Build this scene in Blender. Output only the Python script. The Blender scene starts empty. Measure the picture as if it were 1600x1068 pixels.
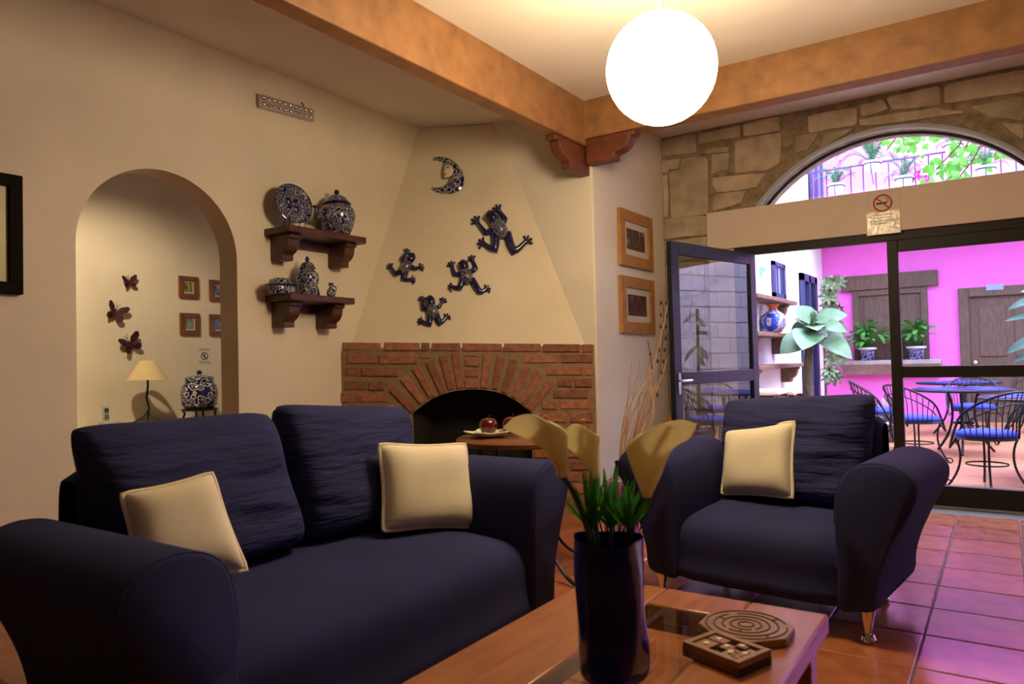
import bpy, bmesh, math, random
import numpy as np
from mathutils import Vector, Matrix
random.seed(7)
S = bpy.context.scene
COL = S.collection
PI = math.pi

# ------------------------------------------------------------------ camera
FPX, YAW, PITCH, ROLL = 1138.0, math.radians(34.083), math.radians(1.462), math.radians(-1.391)
CAM = np.array([0.0, 0.0, 1.17])
def _rot():
    f = np.array([-math.sin(YAW)*math.cos(PITCH), math.cos(YAW)*math.cos(PITCH), math.sin(PITCH)])
    r0 = np.array([math.cos(YAW), math.sin(YAW), 0.0]); u0 = np.cross(r0, f)
    r = r0*math.cos(ROLL)+u0*math.sin(ROLL); u = -r0*math.sin(ROLL)+u0*math.cos(ROLL)
    return np.array([r, u, f])
RM = _rot()
cd = bpy.data.cameras.new('camera'); cam = bpy.data.objects.new('camera', cd); COL.objects.link(cam)
cd.sensor_width = 36.0; cd.lens = FPX/1600*36.0; cd.clip_start = 0.05; cd.clip_end = 200
cd.dof.use_dof = True; cd.dof.focus_distance = 4.6; cd.dof.aperture_fstop = 3.5
m = Matrix.Identity(4)
for i in range(3):
    m[i][0] = RM[0][i]; m[i][1] = RM[1][i]; m[i][2] = -RM[2][i]; m[i][3] = CAM[i]
cam.matrix_world = m
S.camera = cam

# ------------------------------------------------------------------ world, sun, exposure
w = bpy.data.worlds.new('world'); S.world = w; w.use_nodes = True
w.node_tree.nodes['Background'].inputs[0].default_value = (0.66, 0.74, 1.0, 1)
w.node_tree.nodes['Background'].inputs[1].default_value = 18.0
S.view_settings.view_transform = 'Standard'; S.view_settings.look = 'None'
S.view_settings.gamma = 1.0; S.view_settings.exposure = 0.0; S.view_settings.use_curve_mapping = False
sun = bpy.data.lights.new('sun', 'SUN'); sun.energy = 8.0; sun.angle = 0.01; sun.color = (1.0, 0.95, 0.88)
so_ = bpy.data.objects.new('sun', sun); COL.objects.link(so_); so_.location = (3, -4, 14)
so_.rotation_euler = Vector((-0.30, 0.72, -0.75)).to_track_quat('-Z', 'Y').to_euler()
GLOBE_STRENGTH = 54.0
HALL_WATTS = 150.0

# ------------------------------------------------------------------ pixel helpers (1600x1068 frame)
def ray(x, y): return RM.T @ np.array([(x-800)/FPX, -(y-534)/FPX, 1.0])
def onz(x, y, z): d = ray(x, y); return CAM+d*(z-CAM[2])/d[2]
def onx(x, y, X): d = ray(x, y); return CAM+d*X/d[0]
def ony(x, y, Y): d = ray(x, y); return CAM+d*Y/d[1]
def onpl(x, y, P, n):
    d = ray(x, y); P = np.array(P, float); n = np.array(n, float); return CAM+d*((P-CAM)@n)/(d@n)
def atd(x, y, D): return CAM+ray(x, y)*D
def project(P):
    c = RM @ (np.array(P, float)-CAM); return 800+FPX*c[0]/c[2], 534-FPX*c[1]/c[2], c[2]

# ------------------------------------------------------------------ materials
MATS = {}
def mat(name, col, rough=0.6, metal=0.0, var=0.0, vscale=6.0, col2=None, bump=0.0, bscale=40.0, spec=0.5,
        emit=None, estr=0.0, stretch=None, sheen=0.0, coat=0.0, wave=None):
    if name in MATS: return MATS[name]
    M = bpy.data.materials.new(name); M.use_nodes = True; nt = M.node_tree; N = nt.nodes; L = nt.links
    b = N['Principled BSDF']
    b.inputs['Base Color'].default_value = (*col, 1); b.inputs['Roughness'].default_value = rough
    b.inputs['Metallic'].default_value = metal; b.inputs['Specular IOR Level'].default_value = spec
    if sheen: b.inputs['Sheen Weight'].default_value = sheen
    if coat: b.inputs['Coat Weight'].default_value = coat
    if emit: b.inputs['Emission Color'].default_value = (*emit, 1); b.inputs['Emission Strength'].default_value = estr
    tc = N.new('ShaderNodeTexCoord'); mp = N.new('ShaderNodeMapping'); L.new(tc.outputs['Object'], mp.inputs[0])
    if stretch: mp.inputs['Scale'].default_value = stretch
    if var or col2:
        n = N.new('ShaderNodeTexNoise'); n.inputs['Scale'].default_value = vscale; n.inputs['Detail'].default_value = 6
        L.new(mp.outputs[0], n.inputs['Vector'])
        r = N.new('ShaderNodeValToRGB'); r.color_ramp.elements[0].position = 0.3; r.color_ramp.elements[1].position = 0.72
        c2 = col2 or tuple(min(1, c*(1+var)) for c in col); c1 = col if col2 else tuple(c*(1-var) for c in col)
        r.color_ramp.elements[0].color = (*c1, 1); r.color_ramp.elements[1].color = (*c2, 1)
        L.new(n.outputs[0], r.inputs[0]); L.new(r.outputs[0], b.inputs['Base Color'])
    if bump:
        if wave:
            n2 = N.new('ShaderNodeTexWave'); n2.bands_direction = wave; n2.inputs['Distortion'].default_value = 0.4
        else:
            n2 = N.new('ShaderNodeTexNoise'); n2.inputs['Detail'].default_value = 5
        n2.inputs['Scale'].default_value = bscale; L.new(mp.outputs[0], n2.inputs['Vector'])
        bp = N.new('ShaderNodeBump'); bp.inputs['Strength'].default_value = bump; bp.inputs['Distance'].default_value = 0.02
        L.new(n2.outputs[0], bp.inputs['Height']); L.new(bp.outputs[0], b.inputs['Normal'])
    MATS[name] = M; return M
def per_object(M, amt=0.25):
    """shift the brightness a little from piece to piece"""
    nt = M.node_tree; N = nt.nodes; L = nt.links; b = N['Principled BSDF']
    oi = N.new('ShaderNodeObjectInfo'); mr = N.new('ShaderNodeMapRange'); L.new(oi.outputs['Random'], mr.inputs[0])
    mr.inputs[3].default_value = 1-amt; mr.inputs[4].default_value = 1+amt
    hs = N.new('ShaderNodeHueSaturation'); L.new(mr.outputs[0], hs.inputs['Value'])
    if b.inputs['Base Color'].links:
        L.new(b.inputs['Base Color'].links[0].from_socket, hs.inputs['Color'])
    else: hs.inputs['Color'].default_value = b.inputs['Base Color'].default_value
    L.new(hs.outputs[0], b.inputs['Base Color']); return M
def talavera(name, scale=38, white=(0.62, 0.62, 0.58), blue=(0.008, 0.012, 0.09), lo=0.25, hi=0.52, rough=0.15):
    M = bpy.data.materials.new(name); M.use_nodes = True; nt = M.node_tree; N = nt.nodes; L = nt.links
    b = N['Principled BSDF']; b.inputs['Roughness'].default_value = rough; b.inputs['Coat Weight'].default_value = 0.4
    tc = N.new('ShaderNodeTexCoord'); v = N.new('ShaderNodeTexVoronoi'); v.inputs['Scale'].default_value = scale
    L.new(tc.outputs['Object'], v.inputs['Vector'])
    r = N.new('ShaderNodeValToRGB'); r.color_ramp.interpolation = 'CONSTANT'
    e = r.color_ramp.elements; e[0].position = 0; e[0].color = (*white, 1); e[1].position = 0.13; e[1].color = (*blue, 1)
    a = e.new(lo); a.color = (*[0.5*x+0.5*y for x, y in zip(white, blue)], 1)
    a = e.new(lo+0.09); a.color = (*blue, 1); a = e.new(hi); a.color = (*white, 1); a = e.new(hi+0.12); a.color = (*blue, 1)
    L.new(v.outputs['Distance'], r.inputs[0]); L.new(r.outputs[0], b.inputs['Base Color']); MATS[name] = M; return M
def glassmat(name, tint=(1, 1, 1), boost=1.0, rough=0.0, base=0.0):
    M = bpy.data.materials.new(name); M.use_nodes = True; nt = M.node_tree; N = nt.nodes; L = nt.links
    N.remove(N['Principled BSDF']); out = N['Material Output']
    t = N.new('ShaderNodeBsdfTransparent'); t.inputs[0].default_value = (*tint, 1)
    g = N.new('ShaderNodeBsdfGlossy'); g.inputs['Roughness'].default_value = rough
    f = N.new('ShaderNodeFresnel'); f.inputs[0].default_value = 1.5
    ma = N.new('ShaderNodeMath'); ma.operation = 'MULTIPLY_ADD'; ma.inputs[1].default_value = boost; ma.inputs[2].default_value = base
    ma.use_clamp = True
    mx = N.new('ShaderNodeMixShader'); L.new(f.outputs[0], ma.inputs[0])
    ge = N.new('ShaderNodeNewGeometry'); iv = N.new('ShaderNodeMath'); iv.operation = 'SUBTRACT'; iv.inputs[0].default_value = 1.0; L.new(ge.outputs['Backfacing'], iv.inputs[1])
    m3 = N.new('ShaderNodeMath'); m3.operation = 'MULTIPLY'; L.new(ma.outputs[0], m3.inputs[0]); L.new(iv.outputs[0], m3.inputs[1]); L.new(m3.outputs[0], mx.inputs[0])
    L.new(t.outputs[0], mx.inputs[1]); L.new(g.outputs[0], mx.inputs[2]); L.new(mx.outputs[0], out.inputs[0])
    MATS[name] = M; return M

PLASTER = mat('cream_plaster', (0.74, 0.66, 0.52), 0.85, var=0.05, vscale=2.5, bump=0.06, bscale=18)
PLASTERW = mat('white_plaster', (0.76, 0.71, 0.62), 0.85, var=0.04, vscale=2.5, bump=0.05, bscale=18)
LINTELP = mat('lintel_plaster', (0.68, 0.57, 0.47), 0.8, var=0.03)
TILE = per_object(mat('terracotta_tile', (0.34, 0.115, 0.045), 0.22, var=0.22, vscale=9, bump=0.03, bscale=30), 0.14)
GROUT = mat('tile_grout', (0.10, 0.075, 0.065), 0.8)
BEAM = mat('beam_paint', (0.27, 0.128, 0.047), 0.55, var=0.22, vscale=5, stretch=(2, 2, 2), bump=0.08, bscale=12)
CORB = mat('dark_corbel_wood', (0.125, 0.035, 0.012), 0.5, var=0.3, vscale=9, bump=0.1, bscale=20)
SHELFW = mat('dark_shelf_wood', (0.07, 0.022, 0.011), 0.4, var=0.35, vscale=12, bump=0.08, bscale=30)
BRICK = per_object(mat('red_brick', (0.29, 0.118, 0.070), 0.85, var=0.3, vscale=22, bump=0.5, bscale=60), 0.28)
MORTAR = mat('brick_mortar', (0.25, 0.165, 0.095), 0.9, var=0.2, vscale=20, bump=0.4, bscale=50)
SOOT = mat('sooty_firebox', (0.012, 0.010, 0.009), 0.95, var=0.4)
STONE = per_object(mat('wall_stone', (0.36, 0.275, 0.18), 0.9, col2=(0.56, 0.46, 0.33), vscale=7, bump=0.7, bscale=22), 0.22)
STMORT = mat('stone_mortar', (0.27, 0.205, 0.13), 0.95, var=0.4, vscale=14, bump=0.6, bscale=30)
BLACKM = mat('dark_metal_frame', (0.014, 0.011, 0.010), 0.5, spec=0.25)
IRON = mat('black_iron', (0.006, 0.006, 0.008), 0.45, metal=0.3)
FABRIC = mat('navy_fabric', (0.030, 0.034, 0.105), 0.95, var=0.12, vscale=3, bump=0.25, bscale=500, spec=0.12)
CREAM = mat('cream_waffle', (0.76, 0.69, 0.52), 0.95, var=0.05, bump=0.25, bscale=70, spec=0.2, wave='Z')
CREAMP = mat('cream_piping', (0.74, 0.66, 0.48), 0.95, spec=0.2)
CHROME = mat('chrome', (0.75, 0.74, 0.72), 0.12, metal=1.0)
FOOTW = mat('foot_wood', (0.16, 0.06, 0.02), 0.4, var=0.3)
TABLEW = mat('table_wood', (0.27, 0.085, 0.028), 0.27, col2=(0.36, 0.135, 0.05), vscale=4, stretch=(7, 1, 7), bump=0.05, bscale=20)
GAMEW = mat('game_wood', (0.25, 0.12, 0.045), 0.4, var=0.2, vscale=14)
GAMED = mat('game_groove', (0.025, 0.010, 0.006), 0.6)
BRASS = mat('pale_metal_dot', (0.75, 0.66, 0.45), 0.3, metal=0.6)
FRAMEW = mat('honey_frame_wood', (0.42, 0.19, 0.05), 0.45, var=0.2, vscale=10)
FRAMED = mat('brown_frame_wood', (0.17, 0.055, 0.018), 0.5, var=0.2)
FRAMEB = mat('black_frame', (0.010, 0.008, 0.006), 0.8, spec=0.08)
MATB = mat('picture_mat', (0.62, 0.56, 0.44), 0.9)
TAL = talavera('talavera', 36, white=(0.42, 0.42, 0.38), hi=0.56)
TALD = talavera('talavera_dense', 48, white=(0.34, 0.35, 0.36), hi=0.56)
TALF = talavera('talavera_frog', 75, white=(0.34, 0.33, 0.28), lo=0.22, hi=0.42)
TALL = talavera('talavera_limb', 62, white=(0.10, 0.10, 0.14), lo=0.72, hi=0.86)
TALM = talavera('talavera_moon', 22, white=(0.45, 0.45, 0.42), lo=0.35, hi=0.5)
COBALT = mat('cobalt_glaze', (0.007, 0.009, 0.06), 0.12, coat=0.5)
GREEN = mat('leaf_green', (0.05, 0.20, 0.03), 0.45, var=0.4, vscale=15)
GRASS = mat('grass_green', (0.02, 0.16, 0.02), 0.5, var=0.4, vscale=20)
STEM = mat('stem_green', (0.022, 0.055, 0.008), 0.5)
CALLA = mat('calla_cream', (0.85, 0.79, 0.46), 0.55, var=0.1, vscale=12)
SPADIX = mat('spadix_orange', (0.80, 0.30, 0.02), 0.6)
APPLE = mat('apple_red', (0.09, 0.006, 0.006), 0.08, var=0.4, vscale=8, coat=0.6)
PORC = mat('white_porcelain', (0.70, 0.66, 0.58), 0.25)
PINK = mat('pink_wall_paint', (0.82, 0.16, 0.64), 0.85, var=0.05, vscale=1.5, bump=0.1, bscale=15)
WHITEP = mat('courtyard_white_paint', (0.82, 0.82, 0.82), 0.85, bump=0.1, bscale=12)
BLUEC = mat('blue_cushion', (0.02, 0.035, 0.50), 0.8, var=0.2, vscale=7)
OLDW = mat('old_door_wood', (0.10, 0.058, 0.040), 0.6, var=0.35, vscale=6, stretch=(6, 6, 1), bump=0.15, bscale=25)
GREYST = mat('grey_carved_stone', (0.32, 0.28, 0.28), 0.85, var=0.2, bump=0.2, bscale=25)
PAVER = per_object(mat('courtyard_paver', (0.42, 0.17, 0.08), 0.5, var=0.15), 0.1)
PEBBLE = mat('blue_grey_pebble', (0.22, 0.27, 0.32), 0.6, var=0.3)
BLUEF = mat('blue_window_frame', (0.03, 0.035, 0.12), 0.4)
FERN = mat('fern_green', (0.05, 0.23, 0.035), 0.5, var=0.35, vscale=12)
FERNB = mat('fern_bluegreen', (0.06, 0.22, 0.10), 0.5, var=0.35, vscale=12)
BIGLEAF = mat('broad_leaf', (0.03, 0.105, 0.03), 0.45, col2=(0.10, 0.21, 0.10), vscale=6)
VARLEAF = mat('variegated_leaf', (0.012, 0.055, 0.02), 0.4, col2=(0.26, 0.32, 0.16), vscale=30)
VINEL = mat('vine_leaf', (0.04, 0.20, 0.012), 0.4, col2=(0.12, 0.42, 0.03), vscale=4)
TRUNK = mat('palm_trunk', (0.10, 0.09, 0.05), 0.8, var=0.4, vscale=25, bump=0.6, bscale=30)
WHITEPOT = mat('white_pot', (0.72, 0.74, 0.72), 0.5)
TWIG = mat('pale_dried_twig', (0.50, 0.30, 0.16), 0.8)
TWIGD = mat('dark_dried_twig', (0.07, 0.04, 0.02), 0.8)
PAPER = mat('sign_paper', (0.62, 0.55, 0.42), 0.6)
RED = mat('sign_red', (0.55, 0.05, 0.03), 0.6)
INK = mat('sign_ink', (0.03, 0.03, 0.03), 0.7)
BUTTER = mat('butterfly_metal', (0.085, 0.028, 0.035), 0.25, metal=0.5, var=0.5, vscale=30)
GLASS = glassmat('clear_glass', (0.93, 0.96, 0.97), 1.5, base=0.015)
DOORGL = glassmat('door_leaf_glass', (0.80, 0.84, 0.88), 1.0, base=0.05)
TOPGL = glassmat('table_glass', (0.94, 0.97, 0.95), 1.0, base=0.01)

def translucent(M, col, fac):
    nt = M.node_tree; b = nt.nodes['Principled BSDF']; tr = nt.nodes.new('ShaderNodeBsdfTranslucent'); tr.inputs[0].default_value = (*col, 1)
    mx = nt.nodes.new('ShaderNodeMixShader'); mx.inputs[0].default_value = fac
    nt.links.new(b.outputs[0], mx.inputs[1]); nt.links.new(tr.outputs[0], mx.inputs[2]); nt.links.new(mx.outputs[0], nt.nodes['Material Output'].inputs[0])
translucent(CALLA, (0.92, 0.88, 0.68), 0.5); translucent(GRASS, (0.05, 0.30, 0.03), 0.3); translucent(VINEL, (0.10, 0.40, 0.03), 0.3); translucent(FERNB, (0.06, 0.25, 0.10), 0.2)

# ------------------------------------------------------------------ mesh builder and scene helpers
WL = {}
def nrm(v): v = np.array(v, float); return v/np.linalg.norm(v)
class MB:
    def __init__(s): s.v = []; s.f = []
    def add(s, vs, fs):
        o = len(s.v); s.v += [tuple(map(float, p)) for p in vs]; s.f += [tuple(i+o for i in f) for f in fs]; return s
    def hexa(s, c): # 8 corners: bottom 4 ccw, top 4 ccw
        return s.add(c, [(3,2,1,0),(4,5,6,7),(0,1,5,4),(1,2,6,5),(2,3,7,6),(3,0,4,7)])
    def box(s, x0, x1, y0, y1, z0, z1):
        return s.hexa([(x0,y0,z0),(x1,y0,z0),(x1,y1,z0),(x0,y1,z0),(x0,y0,z1),(x1,y0,z1),(x1,y1,z1),(x0,y1,z1)])
    def obox(s, c, ax, ay, az, sx, sy, sz):
        c, ax, ay, az = map(lambda q: np.array(q, float), (c, ax, ay, az)); h = []
        for k in (-1, 1):
            for i, j in ((-1,-1),(1,-1),(1,1),(-1,1)): h.append(c+ax*i*sx/2+ay*j*sy/2+az*k*sz/2)
        return s.hexa(h)
    def prism(s, poly, d): # poly: 3d points, d: extrusion vector
        n = len(poly); p = [np.array(q, float) for q in poly]; d = np.array(d, float)
        fs = [tuple(range(n-1, -1, -1)), tuple(range(n, 2*n))]+[(i, (i+1) % n, (i+1) % n+n, i+n) for i in range(n)]
        return s.add(p+[q+d for q in p], fs)
    def tube(s, pts, r, seg=8, cap=True, flat=None):
        P = [np.array(p, float) for p in pts]; n = len(P); R = r if hasattr(r, '__len__') else [r]*n
        t0 = nrm(P[1]-P[0]); a = np.array([0,0,1.0]) if abs(t0[2]) < .9 else np.array([1.0,0,0]); u = nrm(np.cross(t0, a))
        vs = []
        for i in range(n):
            t = nrm((P[min(i+1, n-1)]-P[max(i-1, 0)])); u = nrm(u-t*(u@t)); v = np.cross(t, u)
            for k in range(seg):
                an = 2*PI*k/seg; vs.append(P[i]+R[i]*(u*math.cos(an)+v*math.sin(an)))
        fs = [(i*seg+k, i*seg+(k+1) % seg, (i+1)*seg+(k+1) % seg, (i+1)*seg+k) for i in range(n-1) for k in range(seg)]
        if cap: fs += [tuple(range(seg-1, -1, -1)), tuple(range((n-1)*seg, n*seg))]
        return s.add(vs, fs)
    def lathe(s, prof, c=(0,0,0), seg=24, sx=1, sy=1, cap=True):
        vs = [(c[0]+r*math.cos(2*PI*k/seg)*sx, c[1]+r*math.sin(2*PI*k/seg)*sy, c[2]+z) for r, z in prof for k in range(seg)]
        n = len(prof); fs = [(i*seg+k, i*seg+(k+1) % seg, (i+1)*seg+(k+1) % seg, (i+1)*seg+k) for i in range(n-1) for k in range(seg)]
        if cap: fs += [tuple(range(seg-1, -1, -1)), tuple(range((n-1)*seg, n*seg))]
        return s.add(vs, fs)
    def grid(s, fn, nu, nv, cu=False, cv=False):
        U = nu if cu else nu+1; V = nv if cv else nv+1
        vs = [fn(i/nu, j/nv) for i in range(U) for j in range(V)]
        fs = [(i*V+j, ((i+1) % U)*V+j, ((i+1) % U)*V+(j+1) % V, i*V+(j+1) % V) for i in range(nu) for j in range(nv)]
        return s.add(vs, fs)
    def ball(s, c, rx, ry=None, rz=None, seg=14, ax=None):
        ry = ry or rx; rz = rz or rx; c = np.array(c, float); A = ax or (np.eye(3))
        A = [np.array(q, float) for q in A]
        def fn(u, v):
            th = PI*u; ph = 2*PI*v
            return c+A[0]*rx*math.sin(th)*math.cos(ph)+A[1]*ry*math.sin(th)*math.sin(ph)+A[2]*rz*math.cos(th)
        return s.grid(fn, max(6, seg//2), seg, cv=True)
    def build(s, name, material, parent=None, local=False, smooth=True, bevel=0.0, angle=40, sub=0, fix=True):
        off = np.array(WL.get(parent.name, (0, 0, 0))) if (parent and not local) else np.zeros(3)
        me = bpy.data.meshes.new(name); me.from_pydata([tuple(np.array(p)-off) for p in s.v], [], s.f)
        if fix:
            bm = bmesh.new(); bm.from_mesh(me); bmesh.ops.remove_doubles(bm, verts=bm.verts, dist=1e-6)
            bmesh.ops.recalc_face_normals(bm, faces=bm.faces); bm.to_mesh(me); bm.free()
        if smooth:
            me.polygons.foreach_set('use_smooth', [True]*len(me.polygons)); me.set_sharp_from_angle(angle=math.radians(angle))
        me.materials.append(material); return link(name, me, parent, bevel, sub)
def link(name, me, parent=None, bevel=0.0, sub=0):
    o = bpy.data.objects.new(name, me); COL.objects.link(o); o.parent = parent
    if parent: WL[o.name] = WL.get(parent.name, (0, 0, 0))
    else: WL[o.name] = (0, 0, 0)
    if bevel:
        b = o.modifiers.new('bevel', 'BEVEL'); b.width = bevel; b.segments = 2; b.limit_method = 'ANGLE'; b.angle_limit = math.radians(35)
    if sub:
        q = o.modifiers.new('subdivision', 'SUBSURF'); q.levels = sub; q.render_levels = sub
    return o
def tag(o, label=None, cat=None, group=None, kind=None):
    if label: o['label'] = label
    if cat: o['category'] = cat
    if group: o['group'] = group
    if kind: o['kind'] = kind
    return o
def thing(name, label, cat, loc=(0, 0, 0), rz=0.0, group=None):
    e = bpy.data.objects.new(name, None); e.empty_display_size = 0.1; COL.objects.link(e)
    e.location = tuple(map(float, loc)); e.rotation_euler = (0, 0, rz); WL[e.name] = tuple(map(float, loc))
    return tag(e, label, cat, group)
def struct(name, mb, material, **k): return tag(mb.build(name, material, **k), kind='structure')
def copy_tree(o, parent=None):
    c = o.copy(); COL.objects.link(c); c.parent = parent
    for ch in list(o.children): copy_tree(ch, c)
    return c

# ------------------------------------------------------------------ room shell
XA, YB, XC, YS = -4.23, 4.95, -2.572, 6.34     # left wall, wall behind fireplace, picture wall, stone wall
XR, YN = 3.6, -3.6                             # right wall, wall behind the camera
# left wall with arched opening
AY0, AY1, AZ, TW = 1.975, 2.995, 1.885, 0.19
ac = (AY0+AY1)/2; ar = (AY1-AY0)/2
mb = MB()
def wq(p): mb.add([(XA,)+q for q in p], [(0,1,2,3)]); mb.add([(XA-TW,)+q for q in p], [(3,2,1,0)])
def jamb(q0, q1): mb.add([(XA,)+q0, (XA-TW,)+q0, (XA-TW,)+q1, (XA,)+q1], [(0,1,2,3)])
wq([(YN-.2,-.1),(AY0,-.1),(AY0,3.5),(YN-.2,3.5)]); wq([(AY1,-.1),(YB+.2,-.1),(YB+.2,3.5),(AY1,3.5)])
jamb((AY0,-.1),(AY0,AZ)); jamb((AY1,AZ),(AY1,-.1))
n = 32; ap = [(ac-ar*math.cos(PI*i/n), AZ+0.5*math.sin(PI*i/n)) for i in range(n+1)]
for p, q in zip(ap[:-1], ap[1:]): wq([p, q, (q[0],3.5), (p[0],3.5)]); jamb(p, q)
struct('wall_left', mb, PLASTER, angle=30, fix=False)
struct('wall_back', MB().prism([(XA-.2,YB,-.1),(XC,YB,-.1),(XC,YS+.4,-.1),(XC-.18,YS+.4,-.1),(XC-.18,YB+.18,-.1),(XA-.2,YB+.18,-.1)], (0,0,3.6)), PLASTERW, bevel=0.012)
struct('wall_right', MB().box(XR, XR+0.2, YN-0.2, YS+0.4, -0.1, 3.5), MATS['low_bounce_ochre'] if 'low_bounce_ochre' in MATS else mat('low_bounce_ochre', (0.36, 0.25, 0.15), 0.85, var=0.05))
struct('wall_near', MB().box(XA-0.2, XR+0.2, YN-0.2, YN, -0.1, 3.5), mat('low_bounce_ochre', (0.36, 0.25, 0.15), 0.85, var=0.05))  # both unseen walls coloured darker to cut bounce light in the room
# ceilings of the three bays
mb = MB(); c = [(XA-0.02,YN,3.33),(-2.62,YN,3.14),(-2.62,YB+0.02,3.07),(XA-0.02,YB+0.02,3.245)]
mb.hexa(c+[(x,y,3.52) for x,y,z in c]); struct('ceiling_left', mb, PLASTERW)
struct('ceiling_middle', MB().box(-2.62, XR+0.1, YN, 4.91, 3.115, 3.52), PLASTERW)
struct('ceiling_far', MB().box(XC-0.02, XR+0.1, 4.91, YS+0.1, 3.19, 3.52), PLASTERW)
# beams
struct('trim_1', MB().box(-2.685, -2.568, YN, 4.935, 2.775, 3.14), BEAM, bevel=0.008)
struct('trim_2', MB().box(-2.60, XR, 4.84, 4.985, 2.825, 3.2), BEAM, bevel=0.008)
# baseboard of the left wall
mb = MB(); mb.box(XA, XA+0.015, YN, AY0, 0, 0.085); mb.box(XA, XA+0.015, AY1, 3.9, 0, 0.085)
struct('baseboard_left', mb, CORB)

# floor: grout bed and single tiles
PX, PY, GX0, GY0 = 0.3615, 0.3733, -0.318, 6.067
floor = struct('floor', MB().box(XA-0.4, XR+0.2, YN-0.2, YS+0.12, -0.12, -0.005), GROUT)
tile_me = None; rest = MB(); cand = []
for i in range(-12, 12):
    for j in range(-27, 1):
        x0, y0 = GX0+i*PX, GY0+j*PY
        if x0+PX < XA-0.2 or x0 > XR: continue
        cx, cy = x0+PX/2, y0+PY/2
        px, py, dz = project((cx, cy, 0)); vis = dz > 0.5 and -140 < px < 1740 and py < 1200
        cand.append((dz if vis else 99, cx, cy))
cand.sort()
def tilebox(mb, cx, cy, z1, hx, hy, b=0.004):
    v = [(cx+sx*(hx), cy+sy*(hy), z1-0.004) for sx, sy in ((-1,-1),(1,-1),(1,1),(-1,1))]
    t = [(cx+sx*(hx-b), cy+sy*(hy-b), z1) for sx, sy in ((-1,-1),(1,-1),(1,1),(-1,1))]
    u = [(x, y, z1-0.012) for x, y, z in v]
    return mb.add(u+v+t, [(0,1,5,4),(1,2,6,5),(2,3,7,6),(3,0,4,7),(4,5,9,8),(5,6,10,9),(6,7,11,10),(7,4,8,11),(8,9,10,11)])
t0 = tilebox(MB(), 0, 0, 0, PX/2-0.004, PY/2-0.004).build('tile', TILE, floor, local=True, smooth=False); tile_me = t0.data
first = True; k = 0
for dz, cx, cy in cand:
    if cy+PY/2 > YS+0.1: continue
    if k < 298 and dz < 90:
        o = t0 if first else link('tile', tile_me, floor); first = False
        o.location = (cx, cy, random.uniform(-0.0008, 0.0008)); k += 1
    else: tilebox(rest, cx, cy, 0, PX/2-0.004, PY/2-0.004)
if rest.v: tag(rest.build('remaining_tiles', TILE, floor, smooth=False), kind='stuff')

# ------------------------------------------------------------------ chimney hood (leaning plaster surface across the corner)
HBL, HBR, HTR, HTL = map(np.array, ((XA-0.005,3.985,1.27),(-2.664,YB+0.005,1.27),(-3.432,YB+0.005,3.135),(XA-0.005,4.87,3.27)))
def hood(s, t): return (1-t)*((1-s)*HBL+s*HBR)+t*((1-s)*HTL+s*HTR)
struct('wall_chimney_hood', MB().grid(lambda u, v: hood(u, v), 14, 14), PLASTER, fix=False)
def hood_hit(px, py, lift=0.0):
    d = ray(px, py); x = np.array([0.5, 0.5, 5.5])
    for _ in range(20):
        s, t, q = x; r = hood(s, t)-(CAM+d*q)
        Js = (1-t)*(HBR-HBL)+t*(HTR-HTL); Jt = (1-s)*(HTL-HBL)+s*(HTR-HBR)
        x = x-np.linalg.solve(np.array([Js, Jt, -d]).T, r)
    n = nrm(np.cross(Js, Jt));
    if n @ d > 0: n = -n
    return hood(x[0], x[1])+n*lift, n

# ------------------------------------------------------------------ brick fireplace
F0, F1 = np.array([XA, 3.90]), np.array([-2.59, 4.945])
fd = (F1-F0)/np.linalg.norm(F1-F0); fn = np.array([fd[1], -fd[0]])     # along the face, towards the room
FP, FN = np.array([F0[0], F0[1], 0.0]), np.array([fn[0], fn[1], 0.0]); FD = np.array([fd[0], fd[1], 0.0]); FW = np.linalg.norm(F1-F0)
def fpt(cx, cy, out=0.0): # crop coordinates of the fireplace detail to the brick face
    return onpl(500+cx/3.446, 500+cy/3.446, FP, FN)+FN*out
def sofz(P): return (P-FP)@FD, P[2]
fire = thing('brick_fireplace', 'corner fireplace of red bricks with a low arched opening', 'fireplace', FP)
ztop = 1.275
arc_px = [(495, 505), (540, 466), (600, 424), (665, 396), (735, 379), (800, 373), (870, 373), (935, 382), (1000, 402), (1060, 436), (1105, 468), (1138, 496)]
arc = [sofz(fpt(*q)) for q in arc_px]
mb = MB(); T = 0.09
def col(s0, s1, za0, za1, zb):
    c = [FP+FD*s0+np.array([0,0,za0]), FP+FD*s1+np.array([0,0,za1])]
    h = [c[0], c[1], c[1]-FN*T, c[0]-FN*T]
    top = [np.array([p[0], p[1], zb]) for p in h]; mb.hexa(h+top)
col(0.0, arc[0][0], 0, 0, ztop); col(arc[-1][0], FW, 0, 0, ztop)
for a, b in zip(arc[:-1], arc[1:]): col(a[0], b[0], a[1], b[1], ztop)
mb.build('mortar_body', MORTAR, fire, smooth=False)
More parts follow.
